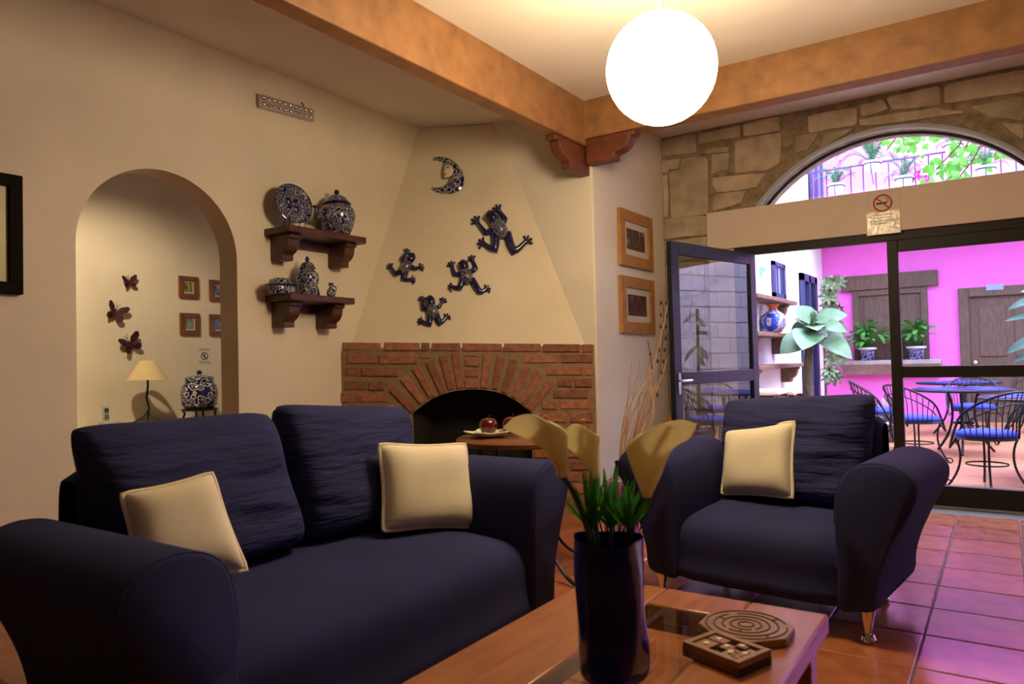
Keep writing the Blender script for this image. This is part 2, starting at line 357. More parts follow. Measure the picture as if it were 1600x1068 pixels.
# firebox
mb = MB(); s0, s1 = arc[0][0]-0.0, arc[-1][0]+0.0
def fq(s, dep, z): return FP+FD*s-FN*dep+np.array([0, 0, z])
fp = [(s0,T-.02),(s0+.10,.44),(s1-.34,.40),(s1-.04,.22),(s1,T-.02)]
mb.add([fq(x,d,z) for z in (0,1.2) for x, d in fp], [(i,i+1,i+6,i+5) for i in range(4)]+[(5,6,7,8,9)])
mb.build('firebox', SOOT, fire, smooth=False, fix=False)
def brick(quad, out=0.012):
    P = [fpt(*q, 0.0)-FN*0.01 for q in quad]; j = lambda: random.uniform(-0.003, 0.003)
    P = [p+FD*j()+np.array([0,0,j()]) for p in P]
    MB().prism(P, FN*(0.01+out+random.uniform(-0.004, 0.004))).build('brick', BRICK, fire, smooth=False, bevel=0.004)
def brow(y0, y1, xs, dy=0.0):
    for a, b in xs:
        ya = (a-110)/1360*dy; yb = (b-110)/1360*dy
        brick([(a, y1+ya), (b, y1+yb), (b, y0+yb), (a, y0+ya)])
brow(119, 160, [(125,325),(345,535),(545,590),(600,755),(765,978),(990,1188),(1200,1400),(1411,1468)], 11)
brow(185, 232, [(145,305),(320,528)]); brow(185, 228, [(1095,1280),(1300,1466)]); brow(185,205,[(540,592)])
brow(255, 300, [(140,215),(228,425)]); brow(250, 295, [(1222,1415),(1430,1470)])
brow(330, 375, [(135,250),(264,345)]); brow(312, 356, [(1282,1360),(1370,1462)])
brow(390, 440, [(112,165),(187,368)]); brow(374, 418, [(1255,1442)])
brow(458, 503, [(115,290),(305,420)]); brow(432, 478, [(1195,1276),(1294,1458)])
y = 500; k = 0
while y < 990:
    brow(y, y+46, [[(1165,1330),(1350,1470)],[(1150,1230),(1245,1400),(1412,1470)]][k % 2])
    brow(y+22, y+66, [[(115,250),(265,400),(415,480)],[(115,190),(205,340),(355,478)]][k % 2]); y += 64; k += 1
def vous(a, b, wd=21):
    a = np.array(a, float); b = np.array(b, float); t = (b-a)/np.linalg.norm(b-a); q = np.array([-t[1], t[0]])
    brick([a-q*wd, b-q*(wd-3), b+q*(wd-3), a+q*wd], 0.014)
for a, b in [((388,364),(506,486)),((448,306),(556,442)),((518,254),(606,412)),((590,222),(662,388)),((662,196),(708,372)),((727,180),(755,366)),
             ((902,184),(884,364)),((975,190),(938,370)),((1046,212),(992,388)),((1114,246),(1044,416)),((1182,282),(1092,448)),((1244,338),(1128,478))]: vous(a, b)
for y0, y1 in ((178,194),(208,246),(263,305),(326,364)): brick([(782,y1),(854,y1),(854,y0),(782,y0)])

# ------------------------------------------------------------------ stone wall with lunette and glazed door
CXL, CZL, RL = -0.734, 1.664, 1.248
LZ0, LZ1 = 2.10, 2.433
mb = MB(); yb0, yb1 = YS+0.012, YS+0.34
mb.box(XC-0.02, -2.155, yb0, yb1, -0.1, 3.45)
xs = [-2.155, -1.725]+[CXL-RL*math.cos(a) for a in np.linspace(math.acos((CXL+1.72)/RL), PI-math.acos((CXL+1.72)/RL), 30)]+[0.27, XR+0.1]
def lun(x):
    q = RL**2-(x-CXL)**2; return max(LZ1-0.02, CZL+math.sqrt(q)) if q > 0 else LZ1-0.02
for a, b in zip(xs[:-1], xs[1:]):
    if b-a < 1e-4: continue
    za, zb = lun(a), lun(b)
    mb.hexa([(a,yb0,za),(b,yb0,zb),(b,yb1,zb),(a,yb1,za),(a,yb0,3.45),(b,yb0,3.45),(b,yb1,3.45),(a,yb1,3.45)])
wst = struct('wall_stone', mb, STMORT, smooth=False)
lint = struct('wall_lintel', MB().box(-2.155, XR+0.05, YS-0.035, YS+0.32, LZ0, LZ1), LINTELP, bevel=0.004)
struct('wall_door_pier', MB().box(-2.156, -1.93, YS+.002, YS+.30, -0.1, LZ0), LINTELP)
def stone(q):
    P = [ony(x, y, YS+0.012) for x, y in q]; ctr = sum(P)/len(P); out = []
    for i in range(len(P)):
        a, b = P[i], P[(i+1) % len(P)]
        for t in (0.06, 0.5, 0.94): out.append(a*(1-t)+b*t+np.array([random.uniform(-.007,.007), 0, random.uniform(-.007,.007)]))
    out = [ctr+(p-ctr)*0.985 for p in out]; dep = 0.014+random.uniform(0, 0.014); n = len(out); ins = 0.95
    rim = [p+np.array([0,-dep*0.7,0]) for p in out]; top = [ctr+(p-ctr)*ins+np.array([0,-dep,0]) for p in out]
    m2 = MB(); m2.add(out+rim+top, [(i,(i+1)%n,(i+1)%n+n,i+n) for i in range(n)]+[(i+n,(i+1)%n+n,(i+1)%n+2*n,i+2*n) for i in range(n)]+[tuple(range(2*n,3*n))])
    m2.build('stone', STONE, wst, smooth=True, angle=50)
def sq(cx, cy): return (1020+cx/4.645, 170+cy/4.645)
def s6(cx, cy): return (800+cx/2.0, cy/2.0)
for q in [[(52,232),(318,180),(322,318),(70,350)], [(332,182),(640,118),(640,205),(335,262)], [(650,112),(929,58),(929,158),(655,200)],
          [(125,455),(205,440),(212,362),(402,345),(408,770),(130,798)], [(70,372),(205,362),(200,432),(120,445),(110,470),(72,470)],
          [(72,480),(112,478),(118,790),(84,790)], [(345,330),(410,290),(562,275),(562,318),(418,332)], [(426,338),(560,318),(556,445),(430,470)],
          [(595,235),(929,168),(929,400),(830,450),(600,470)], [(435,500),(830,462),(760,560),(600,600),(468,612),(432,540)],
          [(440,625),(690,590),(650,690),(430,745)], [(82,805),(395,770),(396,920),(84,950)], [(84,958),(398,930),(398,1000),(86,1040)]]:
    stone([sq(*p) for p in q])
for q in [[(925,362),(1078,335),(1078,392),(925,418)], [(1088,330),(1160,312),(1180,345),(1090,368)], [(695,352),(0,0),(0,0),(0,0)],
          [(1170,305),(1340,270),(1345,330),(1185,345)], [(1350,268),(1600,215),(1600,290),(1352,328)], [(885,425),(960,415),(930,470),(885,480)],
          [(1085,375),(1320,338),(1420,352),(1260,378),(1090,396)], [(1430,335),(1600,300),(1600,380),(1500,372)], [(1520,385),(1600,390),(1600,440)],
          [(975,420),(1075,402),(1010,440),(960,470)]]:
    if (0, 0) in q: continue
    stone([s6(*p) for p in q])
for z0, z1, parts in ((1.72,2.02,[(-2.56,-2.2)]),(1.38,1.70,[(-2.56,-2.35),(-2.33,-2.17)]),(1.02,1.36,[(-2.56,-2.18)]),(0.7,1.0,[(-2.56,-2.4),(-2.38,-2.17)]),(0.36,0.68,[(-2.56,-2.17)]),(0.02,0.34,[(-2.56,-2.33),(-2.31,-2.17)])):
    for a, b in parts:
        pp = [project((x, YS+0.012, z))[:2] for x, z in ((a,z1),(b,z1),(b,z0),(a,z0))]; stone(pp)
# lunette window
win = struct('window_1', MB().tube([(CXL-RL*0.995*math.cos(a), YS+0.17, CZL+RL*0.995*math.sin(a)) for a in np.linspace(0.66, PI-0.66, 40)], 0.016, 8), BLACKM)
struct('trim_5', MB().tube([(CXL-RL*math.cos(a), YS+.005, CZL+RL*math.sin(a)) for a in np.linspace(0.665, PI-0.665, 40)], 0.022, 8), mat('daylit_edge_plaster', (.42,.44,.46), .8, bump=.4, bscale=30))  # plaster edge ring, its grey standing in for daylight on the reveal
pl = [(CXL-RL*math.cos(a), YS+0.17, CZL+RL*math.sin(a)) for a in np.linspace(0.66, PI-0.66, 40)]
MB().prism(pl, (0, 0.005, 0)).build('pane', GLASS, win, smooth=False)
# door frame and fixed glazed panel
XM0, XM1 = -0.738, -0.663
mb = MB(); mb.box(-1.93, XR, YS, YS+0.06, 2.03, LZ0); mb.box(-1.93, -1.765, YS, YS+0.06, 0, 2.03)
frm = struct('trim_3', mb, BLACKM, bevel=0.004)
d2 = struct('door_2', MB().box(XM0, XM1, YS-0.01, YS+0.05, 0.0, 2.03), BLACKM, bevel=0.004)
MB().box(XM1, XR, YS-0.01, YS+0.05, 1.94, 2.03).build('top_rail', BLACKM, d2, bevel=0.004)
MB().box(XM1, XR, YS-0.01, YS+0.05, 0.966, 1.052).build('middle_rail', BLACKM, d2, bevel=0.004)
MB().box(XM1, XR, YS-0.01, YS+0.05, 0.005, 0.155).build('bottom_rail', BLACKM, d2, bevel=0.004)
MB().box(XM1, XR, YS+0.018, YS+0.023, 1.052, 1.94).build('pane', GLASS, d2, smooth=False)
MB().box(XM1, XR, YS+0.018, YS+0.023, 0.155, 0.966).build('pane', GLASS, d2, smooth=False)
struct('trim_4', MB().box(-1.93, XR, YS-0.045, YS+0.10, -0.002, 0.008), mat('threshold_metal', (0.45,0.42,0.42), 0.35, metal=0.6))
# open door leaf, hinged at the left jamb and swung into the room
HP = np.array([-1.765, YS-0.02, 0]); FE = np.array([-2.045, 5.13, 0]); ld = nrm(FE-HP); lw = np.linalg.norm(FE-HP); ln = np.array([-ld[1], ld[0], 0])
def leaf(mb, a0, a1, z0, z1, th): mb.obox(HP+ld*(a0+a1)/2+np.array([0,0,(z0+z1)/2]), ld, ln, (0,0,1), a1-a0, th, z1-z0); return mb
LM = mat('blue_black_leaf', (0.008, 0.013, 0.024), 0.4, spec=0.3)
d1 = struct('door_1', leaf(MB(), 0, 0.085, 0.015, 2.03, 0.045), LM, bevel=0.004)
leaf(MB(), lw-0.095, lw, 0.015, 2.03, 0.045).build('lock_stile', LM, d1, bevel=0.004)
leaf(MB(), 0.085, lw-0.095, 1.935, 2.03, 0.045).build('top_rail', LM, d1, bevel=0.004)
leaf(MB(), 0.085, lw-0.095, 0.955, 1.05, 0.045).build('middle_rail', LM, d1, bevel=0.004)
leaf(MB(), 0.085, lw-0.095, 0.015, 0.16, 0.045).build('bottom_rail', LM, d1, bevel=0.004)
leaf(MB(), 0.085, lw-0.095, 1.05, 1.935, 0.006).build('pane', DOORGL, d1, smooth=False)
leaf(MB(), 0.085, lw-0.095, 0.16, 0.955, 0.006).build('pane', DOORGL, d1, smooth=False)
hb = HP+ld*(lw-0.05)
sgn = 1 if (ln@(CAM-hb)) > 0 else -1
mb = MB()
for q in (1, -1):
    o_ = ln*q*0.045
    mb.tube([hb+ln*q*0.02+np.array([0,0,.99]), hb+o_+np.array([0,0,.99]), hb+o_*1.1-ld*0.06+np.array([0,0,.99]), hb+o_*1.1-ld*0.13+np.array([0,0,.99])], 0.009, 8)
    mb.obox(hb+ln*q*0.026+np.array([0,0,.97]), ld, ln, (0,0,1), 0.035, 0.008, 0.16)
mb.build('handle', CHROME, d1)

# ------------------------------------------------------------------ sofa and armchair
FABW = mat('navy_fabric_creased', (0.030, 0.034, 0.105), 0.95, var=0.12, vscale=3, bump=1.0, bscale=1.7, stretch=(1.2, 1.2, 6.5), spec=0.12)
for n_ in FABW.node_tree.nodes:
    if n_.bl_idname == 'ShaderNodeBump': n_.inputs['Distance'].default_value = 0.06
def smooth_closed(P, n=4):
    out = []; N = len(P); P = [np.array(p, float) for p in P]
    for i in range(N):
        a, b, c, d = P[i-1], P[i], P[(i+1) % N], P[(i+2) % N]
        for k in range(n):
            t = k/n; out.append(0.5*((2*b)+(-a+c)*t+(2*a-5*b+4*c-d)*t*t+(-a+3*b-3*c+d)*t**3))
    return out
ARM0 = smooth_closed([(0,.10),(0,.25),(-.004,.42),(.0,.56),(.03,.665),(.09,.715),(.17,.73),(.245,.712),(.297,.665),(.302,.60),(.270,.53),(.225,.44),(.18,.33),(.152,.22),(.14,.12),(.07,.098)], 3)
def cushion_surf(c4, n, T, pw=0.55, wr=0.0, seed=0.0, pinch=0.06, rc=0.03):
    BL, BR, TR, TL = map(lambda q: np.array(q, float), c4); n = nrm(n); cen = (BL+BR+TR+TL)/4
    def fn(u, v, side):
        a, b = 2*u-1, 2*v-1
        e = 1-pinch*((1-b*b)*a*a+(1-a*a)*b*b)-rc*(a*a*b*b)**4      # sides draw in between the corners
        p = (1-v)*((1-u)*BL+u*BR)+v*((1-u)*TL+u*TR); p = cen+(p-cen)*e
        h = T*max(0.0, (1-a**4))**pw*max(0.0, (1-b**4))**pw
        if wr: h += wr*math.sin(9*v+3.1*math.sin(2.7*u+seed)+seed)*(abs(a)**1.5*0.8+0.2)*(1-a**8)*(1-b**8)
        return p+n*h*side
    return fn
def two_sided(fn, nu=22, nv=22):
    mb = MB(); mb.grid(lambda u, v: fn(u, v, 1), nu, nv); mb.grid(lambda u, v: fn(u, v, -1), nu, nv); return mb
def outline(fn, n=14):
    return [fn(i/n, 0, 0) for i in range(n)]+[fn(1, i/n, 0) for i in range(n)]+[fn(1-i/n, 1, 0) for i in range(n)]+[fn(0, 1-i/n, 0) for i in range(n+1)]
def upholstered(name, label, cat, O, rz, hw, armL, seatz, backy, cushions, foot):
    O = np.array(O, float); cx, sx = math.cos(rz), math.sin(rz); X = np.array([cx, sx, 0]); Y = np.array([-sx, cx, 0]); Zv = np.array([0, 0, 1.0])
    W = lambda x, y, z: O+X*x+Y*y+Zv*z
    t = thing(name, label, cat, O); fx, fy = (.10,.04) if foot == 'chrome' else (.07,.10); zb = .125 if foot == 'chrome' else .10
    ARM = [(u, z+(zb-.10)*max(0, 1-(z-.1)/.3)) for u, z in ARM0]
    # seat block
    prof = smooth_closed([(0.0,zb),(-.004,.22),(.0,seatz-.11),(.03,seatz-.05),(.10,seatz-.015),(.25,seatz),(.45,seatz+.008),(backy+.10,seatz+.01),(backy+.10,.3),(backy+.10,zb),(.3,zb)], 3)
    secs = [(-hw, .0), (-hw*.995, .0)]+[(hw*q, 0) for q in np.linspace(-.97, .97, 13)]+[(hw, 0)]
    mb = MB(); V = []; n = len(prof)
    for x, _ in secs:
        e = abs(x)/hw; drop = 0.03*e**10; bow = 0.035*e**6
        for y, z in prof:
            zz = z-(drop if z > .3 else 0)*1.2; V.append(W(x, y+bow*max(0, 1-y/.3), zz))
    F = [(i*n+k, i*n+(k+1) % n, (i+1)*n+(k+1) % n, (i+1)*n+k) for i in range(len(secs)-1) for k in range(n)]
    F += [tuple(range(n-1, -1, -1)), tuple(range((len(secs)-1)*n, len(secs)*n))]
    mb.add(V, F); mb.build('seat', FABRIC, t, angle=60)
    # flared arms
    for s in (-1, 1):
        mb = MB(); V = []; A = [(0,.90),(.008,.965),(.03,1),(.12,1)]+[(q, 1) for q in np.linspace(.2, armL-.04, 6)]+[(armL-.01,.97),(armL,.9)]; n = len(ARM)
        cu, cz = 0.13, 0.42
        for a, k in A:
            for u, z in ARM: V.append(W(s*(hw+cu+(u-cu)*k), a-0.012, cz+(z-cz)*(0.5+0.5*k)))
        F = [(i*n+q, i*n+(q+1) % n, (i+1)*n+(q+1) % n, (i+1)*n+q) for i in range(len(A)-1) for q in range(n)]
        F += [tuple(range(n-1, -1, -1)), tuple(range((len(A)-1)*n, len(A)*n))]
        mb.add(V, F); arm = mb.build('armrest', FABRIC, t, angle=60)
        ring = [W(s*(hw+cu+(u-cu)*.975), 0.0, cz+(z-cz)*.987) for u, z in ARM if z > .45]
        MB().tube(ring, 0.0045, 6).build('piping', FABRIC, arm)
    # back frame
    b0, b1, zt = backy+.13, backy+.33, 0.86
    mb = MB()
    def bf(u, v):
        a, b = 2*u-1, 2*PI*v; x = a*(hw+.03); c_, s_ = math.cos(b), math.sin(b)
        q = lambda w: math.copysign(abs(w)**0.35, w); e = (1-abs(a)**14)**.5
        return W(x, (b0+b1)/2+(b1-b0)/2*q(c_)*(.6+.4*e), (zt+.1)/2+(zt-.1)/2*q(s_)*(.9+.1*e))
    mb.grid(bf, 20, 28, cv=True); mb.build('back_frame', FABRIC, t, angle=70)
    for k, (c4, nn) in enumerate(cushions):
        fn = cushion_surf(c4, nn, 0.13, 0.40, 0.018, 1.7*k+.6, 0.015, 0.055)
        two_sided(fn, 30, 30).build('back_cushion', FABW, t, angle=80)
    for k, (x, y) in enumerate(((-hw-fx,fy),(hw+fx,fy),(-hw-.02,armL-.10),(hw+.02,armL-.10))):
        p = W(x, y, 0)
        if foot == 'chrome':
            f_ = MB().lathe([(.012,.03),(.016,.05),(.036,.15)], p, 16).build('foot', CHROME, t)
            MB().lathe([(.012,.0),(.026,.004),(.032,.016),(.026,.030),(.012,.037)], p, 16).build('ball', CHROME, f_)
        else:
            dx = X*(.03 if x > 0 else -.03)
            MB().tube([p+dx+Zv*.0, p+Zv*.13], [.016,.03], 12).build('foot', FOOTW, t)
    return t
def v3(*a): return np.array(a, float)
# sofa along the left wall
sc = []
sc.append(([v3(-2.29,1.19,.46), onx(474,850,-2.27), onx(414,641,-2.45), onx(100,666,-2.45)], (1,0,.22)))
sc.append(([onx(476,848,-2.27)+v3(-.01,.01,0), v3(-2.29,2.58,.45), onx(628,634,-2.45), onx(424,630,-2.45)], (1,0,.22)))
upholstered('sofa', 'navy blue two-seat sofa with flared arms and two loose back cushions', 'sofa', (-1.66, 1.865, 0), PI/2, 0.705, 0.84, 0.445, 0.60, sc, 'wood')
# armchair in front of the glass door
AO = np.array([-0.965, 3.26, 0]); AR = math.radians(-6.5)
aw = lambda x, y, z: np.array([AO[0]+x*math.cos(AR)-y*math.sin(AR), AO[1]+x*math.sin(AR)+y*math.cos(AR), z])
pA, nA = aw(0, .66, .9), aw(0, -1, .22)-aw(0, 0, 0)
tl, tr = onpl(1133, 623, pA, aw(0,-1,0)-aw(0,0,0)), onpl(1372, 613, pA, aw(0,-1,0)-aw(0,0,0))
ach = [([aw(-.36,.50,.43), aw(.36,.50,.43), tr, tl], nA)]
upholstered('armchair', 'navy blue armchair with flared arms and one loose back cushion', 'armchair', AO, AR, 0.365, 0.70, 0.43, 0.48, ach, 'chrome')

# ------------------------------------------------------------------ cream throw pillows
def pillow(label, px, P, n, T=0.075):
    c4 = [onpl(x, y, P, n) for x, y in px]; n = nrm(n); fn = cushion_surf(c4, n, T, 0.55, 0.004, 2.0, 0.07)
    loc = (c4[0]+c4[1])/2; t = thing('throw_pillow', label, 'pillow', loc, group='cream throw pillows')
    two_sided(fn, 22, 22).build('cover', CREAM, t, angle=80)
    o = outline(fn); MB().tube(o, 0.009, 7, cap=False).build('piping', CREAMP, t)
pillow('cream throw pillow tipped over behind the near arm of the sofa', [(212,905),(388,893),(332,737),(188,771)], (-2.12,1.45,.6), (1,-.25,.42))
pillow('cream throw pillow standing upright at the fireplace end of the sofa', [(597,831),(746,824),(728,692),(590,692)], (-2.06,2.37,.455), (1,-.30,.28))
pillow('cream throw pillow leaning on the armchair back cushion', [(1127,772),(1240,779),(1243,657),(1133,670)], aw(-.16,.40,.44), aw(-.15,-1,.30)-aw(0,0,0))

# ------------------------------------------------------------------ coffee table with glass inset
tx0, tx1, ty0, ty1, tz = -1.205, -0.446, 1.02, 2.25, 0.42
gx0, gx1, gy0, gy1 = -0.935, -0.668, 1.20, 2.082
ct = thing('coffee_table', 'low reddish wood coffee table with a glass panel set in its top', 'coffee table', ((tx0+tx1)/2, (ty0+ty1)/2, 0))
for nm, a in (('top_plank',(tx0,gx0,ty0,ty1)),('top_plank',(gx1,tx1,ty0,ty1)),('top_rail',(gx0,gx1,gy1,ty1)),('top_rail',(gx0,gx1,ty0,gy0))):
    MB().box(*a, tz-.055, tz).build(nm, TABLEW, ct, bevel=0.008)
MB().box(gx0-.01, gx1+.01, gy0-.01, gy1+.01, tz-.012, tz-.004).build('glass_panel', TOPGL, ct, smooth=False)
for x, y in ((tx0+.07,ty0+.07),(tx1-.07,ty0+.07),(tx1-.07,ty1-.07),(tx0+.07,ty1-.07)):
    MB().box(x-.04, x+.04, y-.04, y+.04, 0, tz-.055).build('leg', TABLEW, ct, bevel=0.006)
for a in ((tx0+.11,tx1-.11,ty1-.085,ty1-.06),(tx0+.11,tx1-.11,ty0+.06,ty0+.085),(tx0+.06,tx0+.085,ty0+.11,ty1-.11),(tx1-.085,tx1-.06,ty0+.11,ty1-.11)):
    MB().box(*a, tz-.11, tz-.056).build('apron', TABLEW, ct)
# labyrinth game
c0 = onz(1166, 988, tz); gt = thing('labyrinth_game', 'octagonal wooden labyrinth board with ring grooves on the coffee table', 'board game', c0)
R8 = 0.125
MB().prism([c0+v3(R8*math.cos(PI/8+k*PI/4), R8*math.sin(PI/8+k*PI/4), 0.0) for k in range(8)], (0,0,.022)).build('board', GAMEW, gt, bevel=0.003)
for r_, g in ((.105,.3),(.083,2.2),(.061,4.0),(.040,5.4),(.020,1.0)):
    MB().tube([c0+v3(r_*math.cos(g+a), r_*math.sin(g+a), .0215) for a in np.linspace(.25, 2*PI-.05, 40)], .0032, 6).build('groove', GAMED, gt)
for g, r0, r1 in ((.9,.083,.105),(2.9,.061,.083),(4.7,.04,.061),(5.6,.083,.105)):
    MB().tube([c0+v3(r_*math.cos(g), r_*math.sin(g), .0215) for r_ in (r0, r1)], .003, 6).build('groove', GAMED, gt)
# sliding block / dice game box
b0 = onz(1135, 1030, tz); ga = math.radians(-20); gX = v3(math.cos(ga), math.sin(ga), 0); gY = v3(-math.sin(ga), math.cos(ga), 0)
bt = thing('game_box', 'small wooden game box holding inlaid tiles beside the labyrinth board', 'board game', b0)
gw, gl, gh = .17, .125, .034
def gb(x, y, z, sx, sy, sz): return MB().obox(b0+gX*x+gY*y+v3(0,0,z), gX, gY, (0,0,1), sx, sy, sz)
gb(0, 0, gh*.3, gw, gl, gh*.6).build('tray', GAMED, bt)
for x, y, sx, sy in ((-gw/2+.008,0,.016,gl),(gw/2-.008,0,.016,gl),(0,-gl/2+.008,gw-.03,.016),(0,gl/2-.008,gw-.03,.016)):
    gb(x, y, gh*.55, sx, sy, gh).build('rim', GAMEW, bt, bevel=0.002)
for k, (x, y, sx, sy) in enumerate(((-.042,.028,.05,.03),(-.045,-.018,.045,.05),(.0,.005,.03,.032),(.028,-.018,.03,.05),(.055,.0,.022,.07),(.022,.035,.03,.02))):
    pc = gb(x, y, gh*.75, sx, sy, gh*.35).build('inlaid_tile', GAMEW, bt, bevel=0.002)
    MB().lathe([(.0075,0),(.0075,.002)], b0+gX*x+gY*y+v3(0,0,gh*.93), 12).build('dot', BRASS, pc)
for k, (x, y) in enumerate(((.028,-.03),(.028,-.008),(.055,-.02),(.055,.008))):
    gb(x+.006, y, gh*.935, .010, .006, .0015).build('slot', GAMED, bt)

# ------------------------------------------------------------------ blue glass vase with callas and grass
vb = onz(958, 1056, tz); VB = mat('cobalt_glass', (0.002, 0.003, 0.15), 0.10, spec=0.22, var=0.8, vscale=9)
b_ = VB.node_tree.nodes['Principled BSDF']; b_.inputs['Transmission Weight'].default_value = 0.15; b_.inputs['IOR'].default_value = 1.42
vz = thing('glass_vase', 'tall wavy cobalt blue glass vase on the coffee table', 'vase', vb)
Hv = 0.325
def vs(r0, k):
    def fn(u, v):
        z = Hv*u; a = 2*PI*v; r = r0*(0.97+0.02*math.sin(3.0*u+.6)+0.03*math.sin(9*u)+.03*max(0, u-.92)/.08)
        r *= 1+.05*math.sin(3*a+4*u)+.02*math.sin(5*a-7*u)
        if u < .06: r *= .86+.14*(u/.06)**.5
        return vb+v3(r*math.cos(a), r*math.sin(a), z*(1-k)+k*.03+ (z*k) + (.004*math.sin(2*a+1) if u > .98 else 0))
    return fn
mb = MB(); mb.grid(vs(.082,0), 40, 36, cv=True); mb.grid(vs(.076,0.02), 40, 36, cv=True)
mb.add([vs(.082,0)(0, k/36) for k in range(36)], [tuple(range(36))]); mb.build('body', VB, vz, angle=80, fix=False)
vdep = float(RM[2] @ (vb-CAM))
def vp(x, y, dd=0.0): return atd(x, y, vdep+dd)
def bez(a, b, c, n=14): a, b, c = map(lambda q: np.array(q, float), (a, b, c)); return [(1-t)**2*a+2*t*(1-t)*b+t*t*c for t in np.linspace(0, 1, n)]
UPV = RM[1]; RTV = RM[0]; FWV = RM[2]
def calla(label, ribs, root, dd, spx, tiltd=0.0):
    """ribs: pixel pairs across the funnel from its foot to the open rim"""
    Q = [(vp(*l, dd), vp(*r, dd)) for l, r in ribs]; B = (Q[0][0]+Q[0][1])/2
    t = thing('calla_lily', label, 'flower', B, group='calla lilies in the vase')
    R0 = vb+v3(root[0], root[1], .06); K_ = B-vb; K_[2] = 0; K_ = vb+K_*min(1, .052/np.linalg.norm(K_))+v3(0,0,Hv+.005); MB().tube(bez(R0, (R0+K_)/2, K_, 8)[:-1]+bez(K_, K_*.6+B*.4+v3(0,0,.05), B*.9+(Q[1][0]+Q[1][1])*.05, 12), .0065, 8).build('stem', STEM, t)
    C_ = [(l+r)/2 for l, r in Q]; H_ = [(r-l)/2 for l, r in Q]; nq = len(Q)
    def itp(L_, u):
        k = min(nq-1.0001, u*(nq-1)); i = int(k); f_ = k-i; p0, p1, p2, p3 = (L_[max(0,min(nq-1,j))] for j in (i-1,i,i+1,i+2))
        return 0.5*((2*p1)+(-p0+p2)*f_+(2*p0-5*p1+4*p2-p3)*f_*f_+(-p0+3*p1-3*p2+p3)*f_**3)
    def fn(u, v):
        c_, h_ = itp(C_, u), itp(H_, u); a = 2*PI*v; w_ = np.linalg.norm(h_)
        return c_+h_*math.cos(a)+FWV*min(w_, .026)*math.sin(a)*.8-UPV*(.020*u**3*math.sin(a)*(1-math.cos(a)**4))
    o = MB().grid(fn, 24, 32, cv=True).build('spathe', CALLA, t, angle=80, fix=False)
    so = o.modifiers.new('thickness', 'SOLIDIFY'); so.thickness = 0.0022
    a0 = itp(C_, .55); a1 = vp(*spx, dd); MB().tube([a0, a0*.3+a1*.7, a1], [.006,.0075,.005], 8).build('spadix', SPADIX, t)
calla('cream calla lily bending toward the apples on the round table', [((871,745),(885,745)),((868,728),(886,728)),((858,710),(886,708)),((840,694),(886,690)),((815,680),(884,676)),((792,671),(872,665)),((788,665),(846,654))], (-.03,-.02), -.03, (853,650))
calla('cream calla lily between the other two, seen from behind', [((924,747),(934,746)),((917,728),(934,727)),((903,713),(934,708)),((887,698),(935,694)),((879,684),(937,684)),((878,676),(932,679)),((884,671),(918,675))], (-.01,.03), .05, (911,655))
calla('cream calla lily opening toward the armchair', [((1005,776),(1016,776)),((999,758),(1023,760)),((990,735),(1033,738)),((982,712),(1043,712)),((980,700),(1056,695)),((986,690),(1078,682)),((1002,678),(1088,661))], (.035,.0), -.02, (1046,652))
def sprig(label, cxp, n, sx, top, dd, seed):
    rr = random.Random(seed); base = vb+v3(*( (vp(cxp, 845, 0)-vb)*.3)[:2], .20)
    t = thing('grass_sprig', label, 'leaves', base, group='grass sprigs in the vase')
    node = vp(cxp, 826, dd)
    MB().tube([base, node], .005, 6).build('stem', STEM, t)
    for k in range(n):
        q = (k/(n-1)-.5)*2; e = vp(cxp+sx*q+rr.uniform(-5,5), top+30*q*q+rr.uniform(-10,14), dd+rr.uniform(-.04,.04))
        mid = (node+e)/2+RTV*q*.012; P = bez(node, mid, e, 7); mb = MB()
        for i in range(6):
            wa, wb_ = [.0058*math.sin(PI*(.12+.86*(j/6)))**.8 for j in (i, i+1)]
            nn = RTV*math.cos(k)+FWV*math.sin(k)*.5; nn = nrm(nn); dp = np.cross(nn, UPV)*.002
            mb.add([P[i]-nn*wa, P[i]+dp, P[i]+nn*wa, P[i+1]+nn*wb_, P[i+1]+dp, P[i+1]-nn*wb_], [(0,1,4,5),(1,2,3,4)])
        mb.build('blade', GRASS, t, fix=False)
sprig('tuft of dark green grass blades beside the middle calla', 924, 15, 36, 738, .0, 1)
sprig('tuft of dark green grass blades in front of the fireplace corner', 955, 17, 46, 732, .03, 2)
sprig('tuft of lighter grass blades spreading toward the armchair', 982, 13, 34, 752, -.02, 3)

# ------------------------------------------------------------------ round side table with apples
sc_ = v3(-2.26, 3.42, 0); zt = 0.745
st = thing('side_table', 'small round wooden side table on curved black iron legs', 'table', sc_)
MB().lathe([(.352,zt-.035),(.37,zt-.028),(.372,zt-.008),(.36,zt)], sc_, 40).build('table_top', FOOTW, st, angle=50)
for k in range(4):
    a = math.radians(-20+90*k); d = v3(math.cos(a), math.sin(a), 0)
    P = [sc_+d*r_+v3(0,0,z) for r_, z in ((.30,zt-.036),(.24,.60),(.16,.46),(.15,.34),(.22,.16),(.32,.06),(.40,.02),(.46,.012))]
    MB().tube([p for i in range(7) for p in bez((P[i]+P[max(i-1,0)])/2 if i else P[0], P[i], (P[i]+P[i+1])/2, 4)]+[P[7]], .010, 8).build('leg', IRON, st)
MB().lathe([(.155,.33),(.165,.34),(.155,.35)], sc_, 24, cap=False).build('ring', IRON, st)
